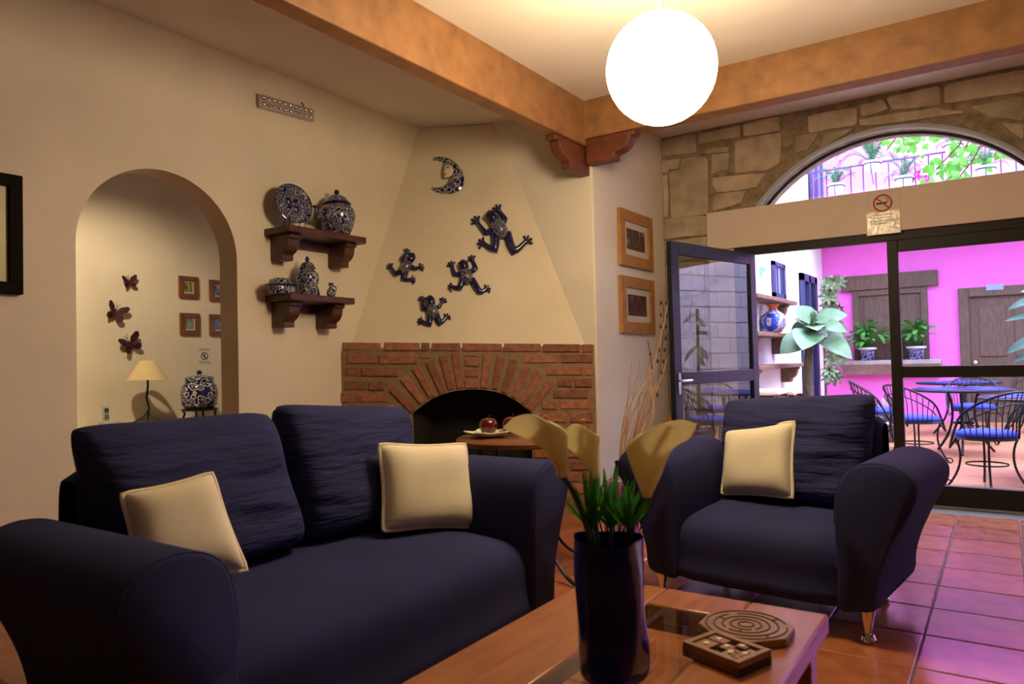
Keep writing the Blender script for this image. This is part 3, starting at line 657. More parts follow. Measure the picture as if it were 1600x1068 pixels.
def dish(label, c, r):
    t = tag(MB().grid(lambda u, v: v3(*c)+v3(r*u*(1+.18*math.cos(5*2*PI*v))*math.cos(2*PI*v), r*u*(1+.18*math.cos(5*2*PI*v))*math.sin(2*PI*v), .004+.028*u**3+.004*math.cos(10*PI*v)*u), 8, 40, cv=True).build('leaf_dish', PORC, angle=80, fix=False), label, 'dish')
    so = t.modifiers.new('thickness', 'SOLIDIFY'); so.thickness = 0.004; so.offset = 1
def apple(label, px, py, r, dd):
    c = onz(px, py, zt+.012+r*.9) if dd is None else atd(px, py, dd); z0 = zt+.010
    c = v3(c[0], c[1], z0+r*.9); t = thing('apple', label, 'apple', (c[0], c[1], z0), group='glossy apples on the round table')
    MB().lathe([(.0,.12*r-r*.88),(.35*r,-.86*r),(.62*r,-.72*r),(.90*r,-.25*r),(1.0*r,.12*r),(.93*r,.50*r),(.70*r,.80*r),(.40*r,.90*r),(.15*r,.78*r),(.02*r,.62*r)], c, 24).build('flesh', APPLE, t, angle=80)
    MB().tube([c+v3(0,0,.62*r), c+v3(.004,0,1.0*r), c+v3(.012,.004,1.25*r)], .0028, 6).build('stem', TWIGD, t)
dA = atd(763, 668, float(RM[2] @ (v3(-2.33,3.36,zt)-CAM)))
dish('white leaf-shaped dish holding a dark red apple', (dA[0], dA[1], zt), .12)
apple('dark red apple in full view on the white dish', 763, 664, .053, float(RM[2] @ (v3(-2.33,3.36,zt)-CAM)))
apple('dark red apple with its stem showing above the bent calla', 799, 660, .053, float(RM[2] @ (v3(-2.26,3.46,zt)-CAM)))
apple('dark red apple almost hidden behind the bent calla', 845, 660, .053, float(RM[2] @ (v3(-2.15,3.50,zt)-CAM)))

# ------------------------------------------------------------------ iron magazine rack and dried twigs behind the armchair
rk = v3(-2.02, 4.17, 0); rt = thing('magazine_rack', 'black wire rack of magazines and dried pods behind the armchair', 'rack', rk)
mb = MB()
for s in (-1, 1):
    for q in np.linspace(-.17, .17, 6): mb.tube([rk+v3(.03*s,q,.03), rk+v3(.11*s,q,.30), rk+v3(.13*s,q,.36)], .005, 6)
    mb.tube([rk+v3(.13*s,-.18,.36), rk+v3(.13*s,.18,.36)], .006, 6); mb.tube([rk+v3(.03*s,-.18,.03), rk+v3(.03*s,.18,.03)], .006, 6)
mb.build('wire_basket', IRON, rt)
for s in (-1, 1):
    for q in (-.18, .18):
        MB().tube([rk+v3(.12*s,q,.0), rk+v3(.05*s,q,.05), rk+v3(.03*s,q,.03)], .006, 6).build('foot', IRON, rt)
for k in range(5):
    cl = ((.30,.05,.04),(.35,.22,.16),(.10,.12,.25),(.5,.42,.36),(.22,.05,.09))[k]
    x = -.05+.024*k; mg = MB().obox(rk+v3(x, 0, .235), nrm((1,0,.12*(k-2)/2)), (0,1,0), (0,0,1), .010, .28, .36)
    tag(mg.build('magazine', mat('magazine_%d' % k, cl, .4, var=.5, vscale=14), bevel=.001), 'magazine with %s cover standing in the wire rack' % ('red','peach','slate blue','pale','maroon')[k], 'magazine', 'magazines in the wire rack')
tp = v3(-2.31, 4.78, 0)
tv = thing('twig_vase', 'tall dark floor vase holding dried twigs in the wall corner', 'vase', tp)
MB().lathe([(.055,0),(.075,.02),(.085,.14),(.07,.30),(.045,.40),(.05,.43)], tp, 20, cap=False).build('body', COBALT, tv)
tw = thing('dried_twigs', 'bundle of pale curling dried twigs beside the open glass door', 'dried plant', tp+v3(0,0,.35))
rr = random.Random(3)
tdep = float(RM[2] @ (tp-CAM))
for k in range(22):
    ex, ey = rr.uniform(985, 1032), rr.uniform(560, 650); s0 = tp+v3(rr.uniform(-.02,.02), rr.uniform(-.02,.02), .36)
    e = atd(ex, ey, tdep+rr.uniform(-.12,.10)); bow = rr.uniform(-.12,.12)
    MB().tube(bez(s0, (s0+e)/2+RTV*bow, e, 9), [.0045]*5+[.003]*4, 5).build('twig', TWIG, tw)
for k in range(7):
    e = atd(rr.uniform(982,1040), rr.uniform(585,640), tdep+rr.uniform(-.1,.08)); s0 = tp+v3(0,0,.36)
    MB().tube(bez(s0, atd(rr.choice((975,1035)), rr.uniform(640,690), tdep), e, 12), .003, 5).build('twig', TWIG if k % 2 else PORC, tw)
for (p0, p1, p2) in (((1003,700),(1035,600),(1042,560)), ((1003,700),(1030,560),(1044,470))):
    MB().tube(bez(tp+v3(0,0,.36), atd(*p1, tdep+.1), atd(*p2, tdep+.25), 14), .0035, 5).build('twig', TWIG, tw)
sd = thing('seed_stem', 'thin dark dried stem with seed pods beside the door edge', 'dried plant', tp+v3(0,0,.35))
P = bez(tp+v3(.02,.02,.36), atd(1040,620,tdep+.3), atd(1037,475,tdep+.45), 16); MB().tube(P, .003, 5).build('stem', TWIGD, sd)
for k in range(7, 16):
    for s in (-1, 1):
        if rr.random() < .8: MB().ball(P[k]+RTV*s*.022+v3(0,0,.01), .011, .011, .017, 8).build('seed_pod', TWIGD, sd)
P = bez(tp+v3(.02,.0,.36), atd(1040,640,tdep), onx(1012,532,XC+.03), 10)
s2 = thing('bare_stem', 'thin dark bare stem leaning against the wall under the framed photo', 'dried plant', tp+v3(0,0,.35))
MB().tube(P, .003, 5).build('stem', TWIGD, s2)
for k in (5, 7, 8): MB().ball(P[k], .009, .009, .016, 8).build('bud', TWIGD, s2)

# ------------------------------------------------------------------ globe lantern
gc = atd(1033, 108, 3.3); GR = 0.2475
GL = mat('paper_globe', (0.9, 0.85, 0.7), 0.8, emit=(1.0, 0.755, 0.455), estr=GLOBE_STRENGTH)
gl = thing('globe_lantern', 'round white paper globe lantern hanging lit from the ceiling', 'lamp', gc+v3(0,0,GR))
MB().ball(gc, GR, GR, GR, 40).build('paper_shade', GL, gl, angle=80)
MB().tube([gc+v3(0,0,GR-.005), v3(gc[0], gc[1], 3.115)], .004, 6).build('cord', PORC, gl)
MB().lathe([(.05,3.09),(.05,3.115)], (gc[0], gc[1], 0), 20).build('ceiling_rose', PORC, gl)

# ------------------------------------------------------------------ corbels under the beams
def arcpts(c, r0, r1, a0, a1, n=8): return [(c[0]+r0*math.cos(a), c[1]+r1*math.sin(a)) for a in np.linspace(a0, a1, n)]
def corbel_profile(L_, H): # (outward, down) profile of a carved corbel
    return [(0,0),(L_,0),(L_,-.17*H),(L_*.90,-.19*H)]+arcpts((L_*.58,-.19*H), L_*.32, .55*H, 0, -PI/2+.15, 8)+[(L_*.58,-.80*H),(L_*.58,-H),(0,-H)]
t = thing('wooden_corbel', 'carved dark wood corbel under the beam that passes over the fireplace side', 'corbel', (-2.63,4.95,2.57), group=None)
MB().prism([(-2.675, 4.948-u, 2.774+z) for u, z in corbel_profile(.50, .205)], (.085,0,0)).build('bracket', CORB, t, bevel=.006)
t = thing('wooden_corbel', 'carved dark wood corbel under the beam beside the stone wall', 'corbel', (-2.57,4.91,2.62))
MB().prism([(XC+u, 4.855, 2.824+z) for u, z in corbel_profile(.40, .185)], (0,.115,0)).build('bracket', CORB, t, bevel=.006)

# ------------------------------------------------------------------ left wall: shelves and talavera
def wall_shelf(label, y0, y1, ztop, dep=.27):
    t = thing('wall_shelf', label, 'shelf', (XA, (y0+y1)/2, ztop-.2), group='dark wooden corbel shelves')
    MB().prism([(XA,y0,ztop-.045),(XA+dep-.0,y0,ztop-.045),(XA+dep,y1-.03,ztop-.045),(XA+dep-.03,y1,ztop-.045),(XA,y1,ztop-.045)], (0,0,.045)).build('plank', SHELFW, t, bevel=.005)
    for y in (y0+.05, y1-.17):
        MB().prism([(XA+u, y, ztop-.045+z) for u, z in corbel_profile(.21, .175)], (0,.10,0)).build('bracket', SHELFW, t, bevel=.005)
    MB().box(XA, XA+.02, y0+.15, y1-.17, ztop-.11, ztop-.045).build('back_rail', SHELFW, t)
ZU, ZL = onx(447,349,XA+.27)[2], onx(447,457,XA+.27)[2]
wall_shelf('dark wooden shelf on corbels carrying the patterned plate', 3.215, 3.955, ZU)
wall_shelf('dark wooden shelf on corbels carrying the small lidded pots', 3.215, 3.825, ZL)
XO = XA+.14
def jar_at(px, zt): p = onx(px, 400, XO); return v3(XO, p[1], zt)
# plate on iron stand
pc = onx(457, 319, XO+.0); pn = nrm((1,-.15,.22)); pu = nrm(v3(0,0,1)-pn*pn[2]); pr_ = np.cross(pu, pn)
pt = thing('ceramic_plate', 'round blue and white patterned plate propped on the upper shelf', 'plate', (pc[0], pc[1], ZU))
def platef(u, v):
    a = 2*PI*v; r = .142*u; return pc+pu*r*math.cos(a)+pr_*r*math.sin(a)+pn*(.018*u**3)
MB().grid(platef, 10, 40, cv=True).build('disc', TALD, pt, angle=80, fix=False)
mb = MB(); mb.tube([pc+(pu*math.cos(a)+pr_*math.sin(a))*.142+pn*.018 for a in np.linspace(0, 2*PI, 41)], .004, 6, cap=False); mb.build('rim', COBALT, pt)
for k in range(4):
    a = PI/4+k*PI/2; MB().ball(pc+(pu*math.cos(a)+pr_*math.sin(a))*.036+pn*.004, .026, .016, .003, 12, ax=[pu*math.cos(a)+pr_*math.sin(a), pr_*math.cos(a)-pu*math.sin(a), pn]).build('petal', COBALT, pt)
stn = thing('plate_stand', 'small black wire stand holding the patterned plate', 'stand', (pc[0], pc[1], ZU))
for s in (-1, 1):
    b = pc+pr_*s*.06; MB().tube([v3(b[0]-.04,b[1],ZU), b-pu*.11-pn*.012, b-pu*.128+pn*.02, b-pu*.11+pn*.045, v3(b[0]+.05,b[1],ZU+.003)], .003, 6).build('wire', IRON, stn)
# big lidded jar with spout
def lidded(name, label, base, prof, lid, M1=TAL, M2=COBALT, seg=28):
    t = thing(name, label, 'jar', base); MB().lathe(prof, base, seg, cap=True).build('body', M1, t, angle=60)
    l = MB().lathe(lid[:-4], base, seg).build('lid', M1, t, angle=50); MB().lathe(lid[-4:], base, 14).build('knob', M2, l, angle=80)
    return t
jb = jar_at(528, ZU); ht = onx(528, 297, XO)[2]-ZU; q = ht/.33
t = lidded('lidded_jar', 'large blue and white lidded jar with a side spout on the upper shelf', jb,
       [(.07*q,0),(.085*q,.01),(.115*q,.08*q),(.128*q,.14*q),(.122*q,.185*q),(.095*q,.215*q),(.085*q,.225*q)],
       [(.085*q,.222*q),(.098*q,.232*q),(.085*q,.245*q),(.065*q,.275*q),(.03*q,.295*q),(.012*q,.30*q),(.020*q,.312*q),(.016*q,.325*q),(.004*q,.332*q)])
MB().lathe([(.094*q,.222*q),(.102*q,.23*q),(.094*q,.24*q)], jb, 28, cap=False).build('lid_band', COBALT, t)
for dx, dy, dz in ((.03,-.235,.165),(.07,-.175,.150)):
    a0 = jb+v3(.03,dy*.45,.10*q); a1 = jb+v3(dx,dy*.9,.11*q); a2 = jb+v3(dx,dy,dz*q)
    sp = MB().tube([a0, a1, a2], [.022,.017,.014], 10).build('spout', TAL, t); MB().lathe([(.014,0),(.021,.005),(.021,.012),(.012,.017)], a2, 12).build('spout_cap', COBALT, sp)
# lower shelf pots
jb = jar_at(439, ZL); t = thing('ceramic_box', 'low oval blue and white lidded box on the lower shelf', 'box', jb)
MB().lathe([(.085,0),(.10,.01),(.105,.055),(.10,.06)], jb, 28, sx=.75).build('body', TAL, t, angle=60)
l = MB().lathe([(.112,.06),(.115,.066),(.098,.075),(.085,.10),(.05,.112),(.01,.115)], jb, 28, sx=.75).build('lid', TAL, t, angle=50)
MB().lathe([(.111,.057),(.117,.063),(.111,.07)], jb, 28, sx=.75, cap=False).build('rim', COBALT, l)
jb = jar_at(480, ZL); ht = onx(480, 402, XO)[2]-ZL; q = ht/.26
lidded('lidded_jar', 'slim blue and white ginger jar with pointed lid on the lower shelf', jb,
       [(.045*q,0),(.052*q,.01),(.058*q,.05*q),(.075*q,.11*q),(.07*q,.15*q),(.045*q,.175*q),(.042*q,.18*q)],
       [(.042*q,.178*q),(.058*q,.185*q),(.05*q,.195*q),(.038*q,.22*q),(.015*q,.232*q),(.008*q,.234*q),(.017*q,.245*q),(.012*q,.255*q),(.003*q,.268*q)])
jb = jar_at(512, ZL)+v3(.03,0,0); t = thing('small_jug', 'tiny blue and white jug at the end of the lower shelf', 'jug', jb)
MB().lathe([(.022,0),(.034,.03),(.030,.055),(.014,.075),(.016,.095),(.023,.108)], jb, 18).build('body', TAL, t, angle=60)
MB().tube(bez(jb+v3(0,.02,.09), jb+v3(0,.075,.08), jb+v3(0,.03,.03), 8), .005, 6).build('handle', COBALT, t)
jb = jar_at(499, ZL); t = thing('price_card', 'small folded pale card between the ginger jar and the jug', 'card', jb)
MB().obox(jb+v3(.02,.0,.042), nrm((1,0,.3)), (0,1,0), nrm((-.3,0,1)), .002, .05, .085).build('card', PAPER, t); MB().obox(jb+v3(-.005,.0,.042), nrm((1,0,-.3)), (0,1,0), nrm((.3,0,1)), .002, .05, .085).build('card', PAPER, t)

# emergency light
e4 = [onx(x, y, XA+.02) for x, y in ((402,147),(489,172))]; eu = nrm(e4[1]-e4[0]); el = np.linalg.norm(e4[1]-e4[0]); ez = np.cross((1,0,0), eu); ez = ez if ez[2] > 0 else -ez
ec = (e4[0]+e4[1])/2-ez*.042; et = thing('emergency_light', 'white emergency light bar with rows of bulbs high on the wall', 'light', ec-v3(.02,0,0))
MB().obox(ec-v3(.002,0,0), (1,0,0), eu, ez, .035, el, .095).build('housing', mat('grey_plastic', (.40,.36,.36), .4), et, bevel=.008)
for i in range(10):
    for j in (-1, 1):
        MB().ball(ec+v3(.016,0,0)+eu*(i-4.5)*el/10.6+ez*j*.022, .018, .018, .018, 8).build('bulb', CHROME, et)
MB().tube(bez(ec+eu*el*.3+ez*.03, ec+eu*el*.36+ez*.06, ec+eu*el*.28+ez*.075, 6), .004, 6).build('cable', INK, et)

# framed pictures
def art(name, cols, sc=9, seed=0):
    M = bpy.data.materials.new(name); M.use_nodes = True; N = M.node_tree.nodes; L = M.node_tree.links; b = N['Principled BSDF']; b.inputs['Roughness'].default_value = .35
    tc = N.new('ShaderNodeTexCoord'); mp = N.new('ShaderNodeMapping'); mp.inputs['Location'].default_value = (seed, seed*2.3, seed*.7); mp.inputs['Scale'].default_value = (1, 2.2, .8)
    n = N.new('ShaderNodeTexNoise'); n.inputs['Scale'].default_value = sc; n.inputs['Detail'].default_value = 3
    r = N.new('ShaderNodeValToRGB'); e = r.color_ramp.elements; e[0].position = .35; e[1].position = .68
    e[0].color = (*cols[0], 1); e[1].color = (*cols[-1], 1)
    for i, c_ in enumerate(cols[1:-1]): q = e.new(.35+.33*(i+1)/(len(cols)-1)); q.color = (*c_, 1)
    L.new(tc.outputs['Object'], mp.inputs[0]); L.new(mp.outputs[0], n.inputs[0]); L.new(n.outputs[0], r.inputs[0]); L.new(r.outputs[0], b.inputs['Base Color']); return M
def frame_x(label, X, y0, y1, z0, z1, fw, fm, mw, artm, th=.03, group=None):
    t = thing('framed_picture', label, 'picture', (X, (y0+y1)/2, z0), group=group)
    for nm, a in (('frame_bar',(y0,y1,z1-fw,z1)),('frame_bar',(y0,y1,z0,z0+fw)),('frame_bar',(y0,y0+fw,z0+fw,z1-fw)),('frame_bar',(y1-fw,y1,z0+fw,z1-fw))):
        MB().box(X, X+th, *a).build(nm, fm, t, bevel=.003)
    if mw: MB().box(X, X+th*.4, y0+fw, y1-fw, z0+fw, z1-fw).build('mount', MATB, t, smooth=False)
    MB().box(X, X+th*.45, y0+fw+mw, y1-fw-mw, z0+fw+mw, z1-fw-mw).build('print', artm, t, smooth=False)
A1 = art('print_hall', [(.02,.012,.012),(.10,.03,.03),(.04,.03,.04),(.35,.25,.2)], 12, 1); A2 = art('print_shelf', [(.015,.01,.01),(.12,.03,.02),(.03,.02,.03),(.4,.2,.12)], 14, 4)
frame_x('honey wood framed photo, upper of the pair beside the stone wall', XC+.001, 5.362, 6.02, 1.925, 2.392, .092, FRAMEW, .055, A1)
frame_x('honey wood framed photo, lower of the pair beside the stone wall', XC+.001, 5.352, 6.02, 1.372, 1.842, .092, FRAMEW, .055, A2)
frame_x('large black framed picture on the wall beside the arch', XA+.001, 1.05, 1.70, 1.572, 2.188, .062, FRAMEB, 0, art('print_yellow', [(.35,.28,.10),(.5,.42,.18)], 3, 2), .04)

# ------------------------------------------------------------------ moon and frogs on the chimney hood
def hc(cx, cy, lift=0.0): return hood_hit(580+cx/3.446, 220+cy/3.446, lift)
p0, hn = hc(430, 190); mt = thing('ceramic_moon', 'blue and white ceramic crescent moon with a face on the chimney hood', 'ornament', p0)
outer = [(334,98),(350,90),(375,86),(410,92),(445,108),(475,138),(495,172),(505,210),(498,245),(478,270),(450,284),(415,288),(375,285),(345,276),(328,262)]
inner = [(332,252),(365,254),(395,243),(415,222),(424,196),(422,168),(412,142),(395,122),(368,109),(338,107)]
mb = MB(); no = 24
O_ = [np.interp(np.linspace(0, len(outer)-1, no), range(len(outer)), [p[i] for p in outer]) for i in (0, 1)]
I_ = [np.interp(np.linspace(0, len(inner)-1, no), range(len(inner)), [p[i] for p in inner[::-1]]) for i in (0, 1)]
def moonf(u, v):
    i = u*(no-1); a = [np.interp(i, range(no), O_[k]) for k in (0, 1)]; b = [np.interp(i, range(no), I_[k]) for k in (0, 1)]
    return hc(a[0]*(1-v)+b[0]*v, a[1]*(1-v)+b[1]*v, .004+.035*math.sin(PI*min(.985, max(.015, v)))**.6*(math.sin(PI*min(.98,max(.02,u)))**.35))[0]
mb.grid(moonf, 40, 10); o = mb.build('crescent', TALM, mt, angle=80)
fo = [(410,135),(432,138),(450,155),(456,178),(448,200),(428,212),(408,216),(401,208),(406,199),(396,190),(403,172),(402,152)]
fc = (430,176)
def facef(u, v):
    k = v*len(fo) % len(fo); a, b = fo[int(k) % len(fo)], fo[(int(k)+1) % len(fo)]; f_ = k-int(k); q = (a[0]*(1-f_)+b[0]*f_, a[1]*(1-f_)+b[1]*f_)
    return hc(fc[0]+(q[0]-fc[0])*u, fc[1]+(q[1]-fc[1])*u, .058-.012*u**3)[0]
fa = MB().grid(facef, 6, 36, cv=True).build('face', mat('moon_face', (.72,.66,.50), .3), mt, angle=80)
for nm, pts, r_, mm in (('eyebrow', ((412,152),(424,146),(438,152)), .003, INK), ('eye', ((414,164),(424,159),(434,163),(424,166)), .003, INK), ('lips', ((402,199),(410,196),(412,201),(404,204)), .004, RED)):
    MB().tube([hc(*p, .060)[0] for p in pts], r_, 6).build(nm, mm, fa)
MB().tube([hc(*p, .046)[0] for p in fo+fo[:1]], .003, 6, cap=False).build('face_outline', COBALT, fa)
MB().tube([hc(395,84,.004)[0], hc(396,74,.004)[0], hc(400,70,.004)[0]], .003, 6).build('hook', PORC, mt)
def frog(label, body, head, limbs, r):
    """limbs: (shoulder or hip, elbow or knee, hand) in detail coordinates"""
    p0, n = hc(*body); t = thing('ceramic_frog', label, 'ornament', p0, group='ceramic frogs on the chimney hood')
    B = np.array(body, float); Hd = np.array(head, float); d = (Hd-B)/np.linalg.norm(Hd-B); hip = B-d*r*1.5
    mid = lambda a, b: (np.array(a)+np.array(b))/2
    sc = 1/3.446*.0049*1.3
    pts = [B+d*r*1.0, B+d*r*.45, B, B-d*r*.6, B-d*r*1.25, B-d*r*1.6]
    MB().tube([hc(*p, r*sc*.55)[0] for p in pts], [r*sc*k for k in (.55,.78,.85,.82,.62,.2)], 14).build('torso', TALF, t, angle=80)
    hp = [B+d*r*.8, B+d*r*1.2, Hd, Hd+d*r*.55, Hd+d*r*.8]
    h = MB().tube([hc(*p, r*sc*.6)[0] for p in hp], [r*sc*k for k in (.5,.66,.7,.42,.12)], 12).build('head', COBALT, t, angle=80)
    q = np.array([-d[1], d[0]])
    for s in (-1, 1): MB().ball(hc(*(Hd+q*s*r*.45), r*sc*1.15)[0], r*sc*.22, seg=8).build('eye', COBALT, h)
    for k, (a, b, c_) in enumerate(limbs):
        a, b, c_ = map(lambda z: np.array(z, float), (a, b, c_)); ra = .36 if k < 2 else .44
        st_ = a+(B-a)*.35
        P = [hc(*p, .018)[0] for p in (st_, mid(st_, b)+ (b-mid(st_, c_))*.12, b, mid(b, c_)+(b-mid(a, c_))*.08, c_)]
        l = MB().tube([x for i in range(4) for x in (P[i], (P[i]+P[i+1])/2)]+[P[4]], [r*sc*ra*z for z in (1,1.05,1.05,1,.98,.85,.75,.68,.6)], 10).build('front_leg' if k < 2 else 'hind_leg', TALL, t, angle=80)
        u = (c_-b)/np.linalg.norm(c_-b); v = np.array([-u[1], u[0]]); mb = MB()
        mb.ball(hc(*c_, .014)[0], r*sc*.34, seg=8)
        for an in (-1.25,-.5,.25,1.0):
            e = c_+(u*math.cos(an)+v*math.sin(an))*r*.72; mb.tube([hc(*c_, .013)[0], hc(*e, .012)[0]], r*sc*.13, 6); mb.ball(hc(*e, .012)[0], r*sc*.17, seg=6)
        mb.build('toes', COBALT, l, angle=80)
frog('largest ceramic frog, climbing at the upper right of the chimney hood', (690,475), (653,415), [((650,478),(618,500),(572,440)),((702,448),(722,425),(687,378)),((655,515),(668,592),(606,558)),((760,512),(770,602),(836,545))], 40)
frog('small ceramic frog turned sideways with its head toward the chimney centre', (195,682), (224,632), [((180,655),(168,640),(192,606)),((225,680),(240,692),(264,686)),((165,700),(135,722),(108,685)),((190,715),(180,750),(218,752))], 28)
frog('middle-sized ceramic frog with outstretched arms below the largest one', (515,728), (500,672), [((490,712),(452,722),(436,676)),((535,700),(566,692),(546,644)),((485,755),(478,796),(440,791)),((560,758),(588,818),(618,803))], 31)
frog('smallest ceramic frog, just above the fireplace bricks', (334,918), (322,860), [((308,900),(282,908),(276,862)),((350,895),(368,896),(386,868)),((305,945),(316,992),(274,975)),((365,945),(374,986),(406,955))], 28)

# ------------------------------------------------------------------ room beyond the arch
XH = -6.10
struct('wall_hall_far', MB().box(XH-.15, XH, 0.4, 5.4, -0.1, 2.95), PLASTER)
struct('wall_hall_side', MB().box(XH, XA-TW, 0.3, 0.5, -0.1, 2.95), PLASTER)
struct('wall_hall_end', MB().box(XH, XA-TW, 5.2, 5.4, -0.1, 2.95), PLASTER)
struct('ceiling_hall', MB().box(XH-.15, XA-TW+.02, 0.3, 5.4, 2.9, 3.05), PLASTERW)
struct('floor_hall', MB().box(XH-.15, XA-.35, 0.3, 5.4, -0.1, -0.002), TILE)
hl = bpy.data.lights.new('hall_spot', 'SPOT'); hl.energy = HALL_WATTS; hl.color = (1.0, .78, .50); hl.shadow_soft_size = .05; hl.spot_size = math.radians(86); hl.spot_blend = .75
ho = bpy.data.objects.new('hall_spot', hl); COL.objects.link(ho); ho.location = (-4.75, 2.2, 2.84)
ho.rotation_euler = (Vector((-6.1, 3.25, 0.9))-Vector(ho.location)).to_track_quat('-Z', 'Y').to_euler()
# console table
zc = .735; t = thing('console_table', 'narrow wooden console table against the wall beyond the arch', 'table', (XH+.22, 3.4, 0))
MB().box(XH+.01, XH+.46, 2.75, 4.3, zc-.03, zc).build('table_top', MATB, t, bevel=.004)
for x in (XH+.05, XH+.42):
    for y in (2.8, 4.25): MB().box(x-.02, x+.02, y-.02, y+.02, 0, zc-.03).build('leg', SHELFW, t)
XL = XH+.24
lb = onx(231, 650, XL); lb[2] = zc
t = thing('table_lamp', 'slim iron table lamp with a cream cone shade beyond the arch', 'lamp', lb)
z1, z2 = onx(231, 593, XL)[2], onx(231, 563, XL)[2]; s_ = np.linalg.norm(onx(262,590,XL)-onx(206,590,XL))/2
MB().lathe([(s_*1.02,z1-zc),(s_*.38,z2-zc)], lb, 28, cap=False).build('shade', mat('lampshade_cream', (.70,.56,.30), .9), t, angle=80)
MB().tube([lb+v3(0,0,.04), lb+v3(0,.012,.12), lb+v3(0,-.010,.2), lb+v3(0,.004,.3), lb+v3(0,0,z1-zc+.06)], .0085, 8).build('stem', IRON, t)
for k in range(3):
    a = 2*PI*k/3+.5; d = v3(math.cos(a), math.sin(a), 0); MB().tube(bez(lb+v3(0,0,.10), lb+d*.03+v3(0,0,.03), lb+d*.13+v3(0,0,.006), 8), .006, 6).build('foot', IRON, t)
# cordless phone
pb = onx(167, 652, XL); pb[2] = zc; t = thing('cordless_phone', 'silver cordless phone standing in its charging base', 'phone', pb)
GP = mat('phone_silver', (.45,.43,.40), .4)
MB().box(pb[0]-.05, pb[0]+.05, pb[1]-.04, pb[1]+.10, zc, zc+.035).build('base', GP, t, bevel=.008)
h = MB().obox(pb+v3(0,-.01,.09), nrm((1,0,.15)), (0,1,0), nrm((-.15,0,1)), .025, .045, .15).build('handset', GP, t, bevel=.008)
MB().obox(pb+v3(.017,-.01,.125), nrm((1,0,.15)), (0,1,0), nrm((-.15,0,1)), .004, .032, .03).build('screen', mat('phone_screen', (.05,.06,.06), .2), h)
for i in range(3):
    for j in range(3): MB().obox(pb+v3(.019,-.022+.012*i,.055+.014*j), nrm((1,0,.15)), (0,1,0), nrm((-.15,0,1)), .003, .008, .008).build('button', INK, h)
# jar on iron stand
jb = onx(312, 637, XL+.05); zj = jb[2]; rj = np.linalg.norm(onx(337,610,XL+.05)-onx(287,610,XL+.05))/2; hj = onx(312,578,XL+.05)[2]-zj
t = lidded('lidded_jar', 'round blue and white lidded jar on an iron stand beyond the arch', jb,
    [(rj*.75,0),(rj*.95,hj*.08),(rj*1.0,hj*.38),(rj*.92,hj*.58),(rj*.72,hj*.70)], [(rj*.76,hj*.70),(rj*.78,hj*.80),(rj*.70,hj*.83),(rj*.3,hj*.87),(rj*.08,hj*.88),(rj*.16,hj*.92),(rj*.14,hj*.97),(rj*.03,hj*1.0)], M1=talavera('talavera_big', 22))
stt = thing('iron_stand', 'low black iron stand under the round jar beyond the arch', 'stand', (jb[0], jb[1], zc))
MB().lathe([(rj*.9,zj-.022),(rj*1.02,zj-.012),(rj*.9,zj-.002)], (jb[0], jb[1], 0), 24).build('ring', IRON, stt)
for k in range(4):
    a = PI/4+k*PI/2; d = v3(math.cos(a), math.sin(a), 0); c_ = v3(jb[0], jb[1], 0)
    MB().tube([c_+d*rj*.9+v3(0,0,zj-.02), c_+d*rj*.8+v3(0,0,(zj+zc)/2), c_+d*rj*.9+v3(0,0,zc+.002)], .009, 8).build('leg', IRON, stt)
# small pictures, notice, butterflies
def sp(cx, cy, w, h): a, b = onx(cx-w/2, cy+h/2, XH+.001), onx(cx+w/2, cy-h/2, XH+.001); return a[1], b[1], min(a[2], b[2]), max(a[2], b[2])
for i, (cx, cy, lab) in enumerate(((293,446,'brown framed small print of a pale yellow tree, in the row above'),(341,451,'brown framed small dark print half hidden by the arch, in the row above'),(295,504,'brown framed small grey green print directly over the notice side of the wall'),(341,505,'brown framed small blue print half hidden by the arch, in the row beneath'))):
    y0, y1, z0, z1 = sp(cx, cy, 29, 37); y1 = y0+.185; z1 = z0+.195
    frame_x(lab, XH+.001, y0, y1, z0, z1, .04, FRAMED, .012, art('small_print_%d' % i, [((.02,.03,.01),(.40,.35,.10)),((.01,.015,.04),(.2,.25,.35)),((.04,.07,.06),(.3,.36,.30)),((.01,.04,.12),(.20,.30,.42))][i], 16, i*3+1), .025, 'small prints beyond the arch')
y0, y1, z0, z1 = sp(319, 556, 19, 24); ym = (y0+y1)/2; zm = (z0+z1)/2
t = thing('wall_notice', 'small white no smoking notice above the round jar', 'sign', (XH, ym, z0))
MB().box(XH+.001, XH+.004, y0, y1, z0, z1).build('card', PORC, t, smooth=False)
MB().tube([v3(XH+.005, ym+.032*math.cos(a), zm+.032*math.sin(a)) for a in np.linspace(0, 2*PI, 25)], .004, 6, cap=False).build('ring', INK, t)
MB().tube([v3(XH+.005, ym-.022, zm+.022), v3(XH+.005, ym+.022, zm-.022)], .004, 6).build('slash', INK, t)
MB().box(XH+.004, XH+.006, ym-.006, ym+.006, zm-.02, zm+.02).build('cigarette', INK, t)
for dz in (.062, .054, -.052, -.062): MB().box(XH+.004, XH+.005, y0+.008, y1-.008, zm+dz, zm+dz+.003).build('text_line', INK, t)
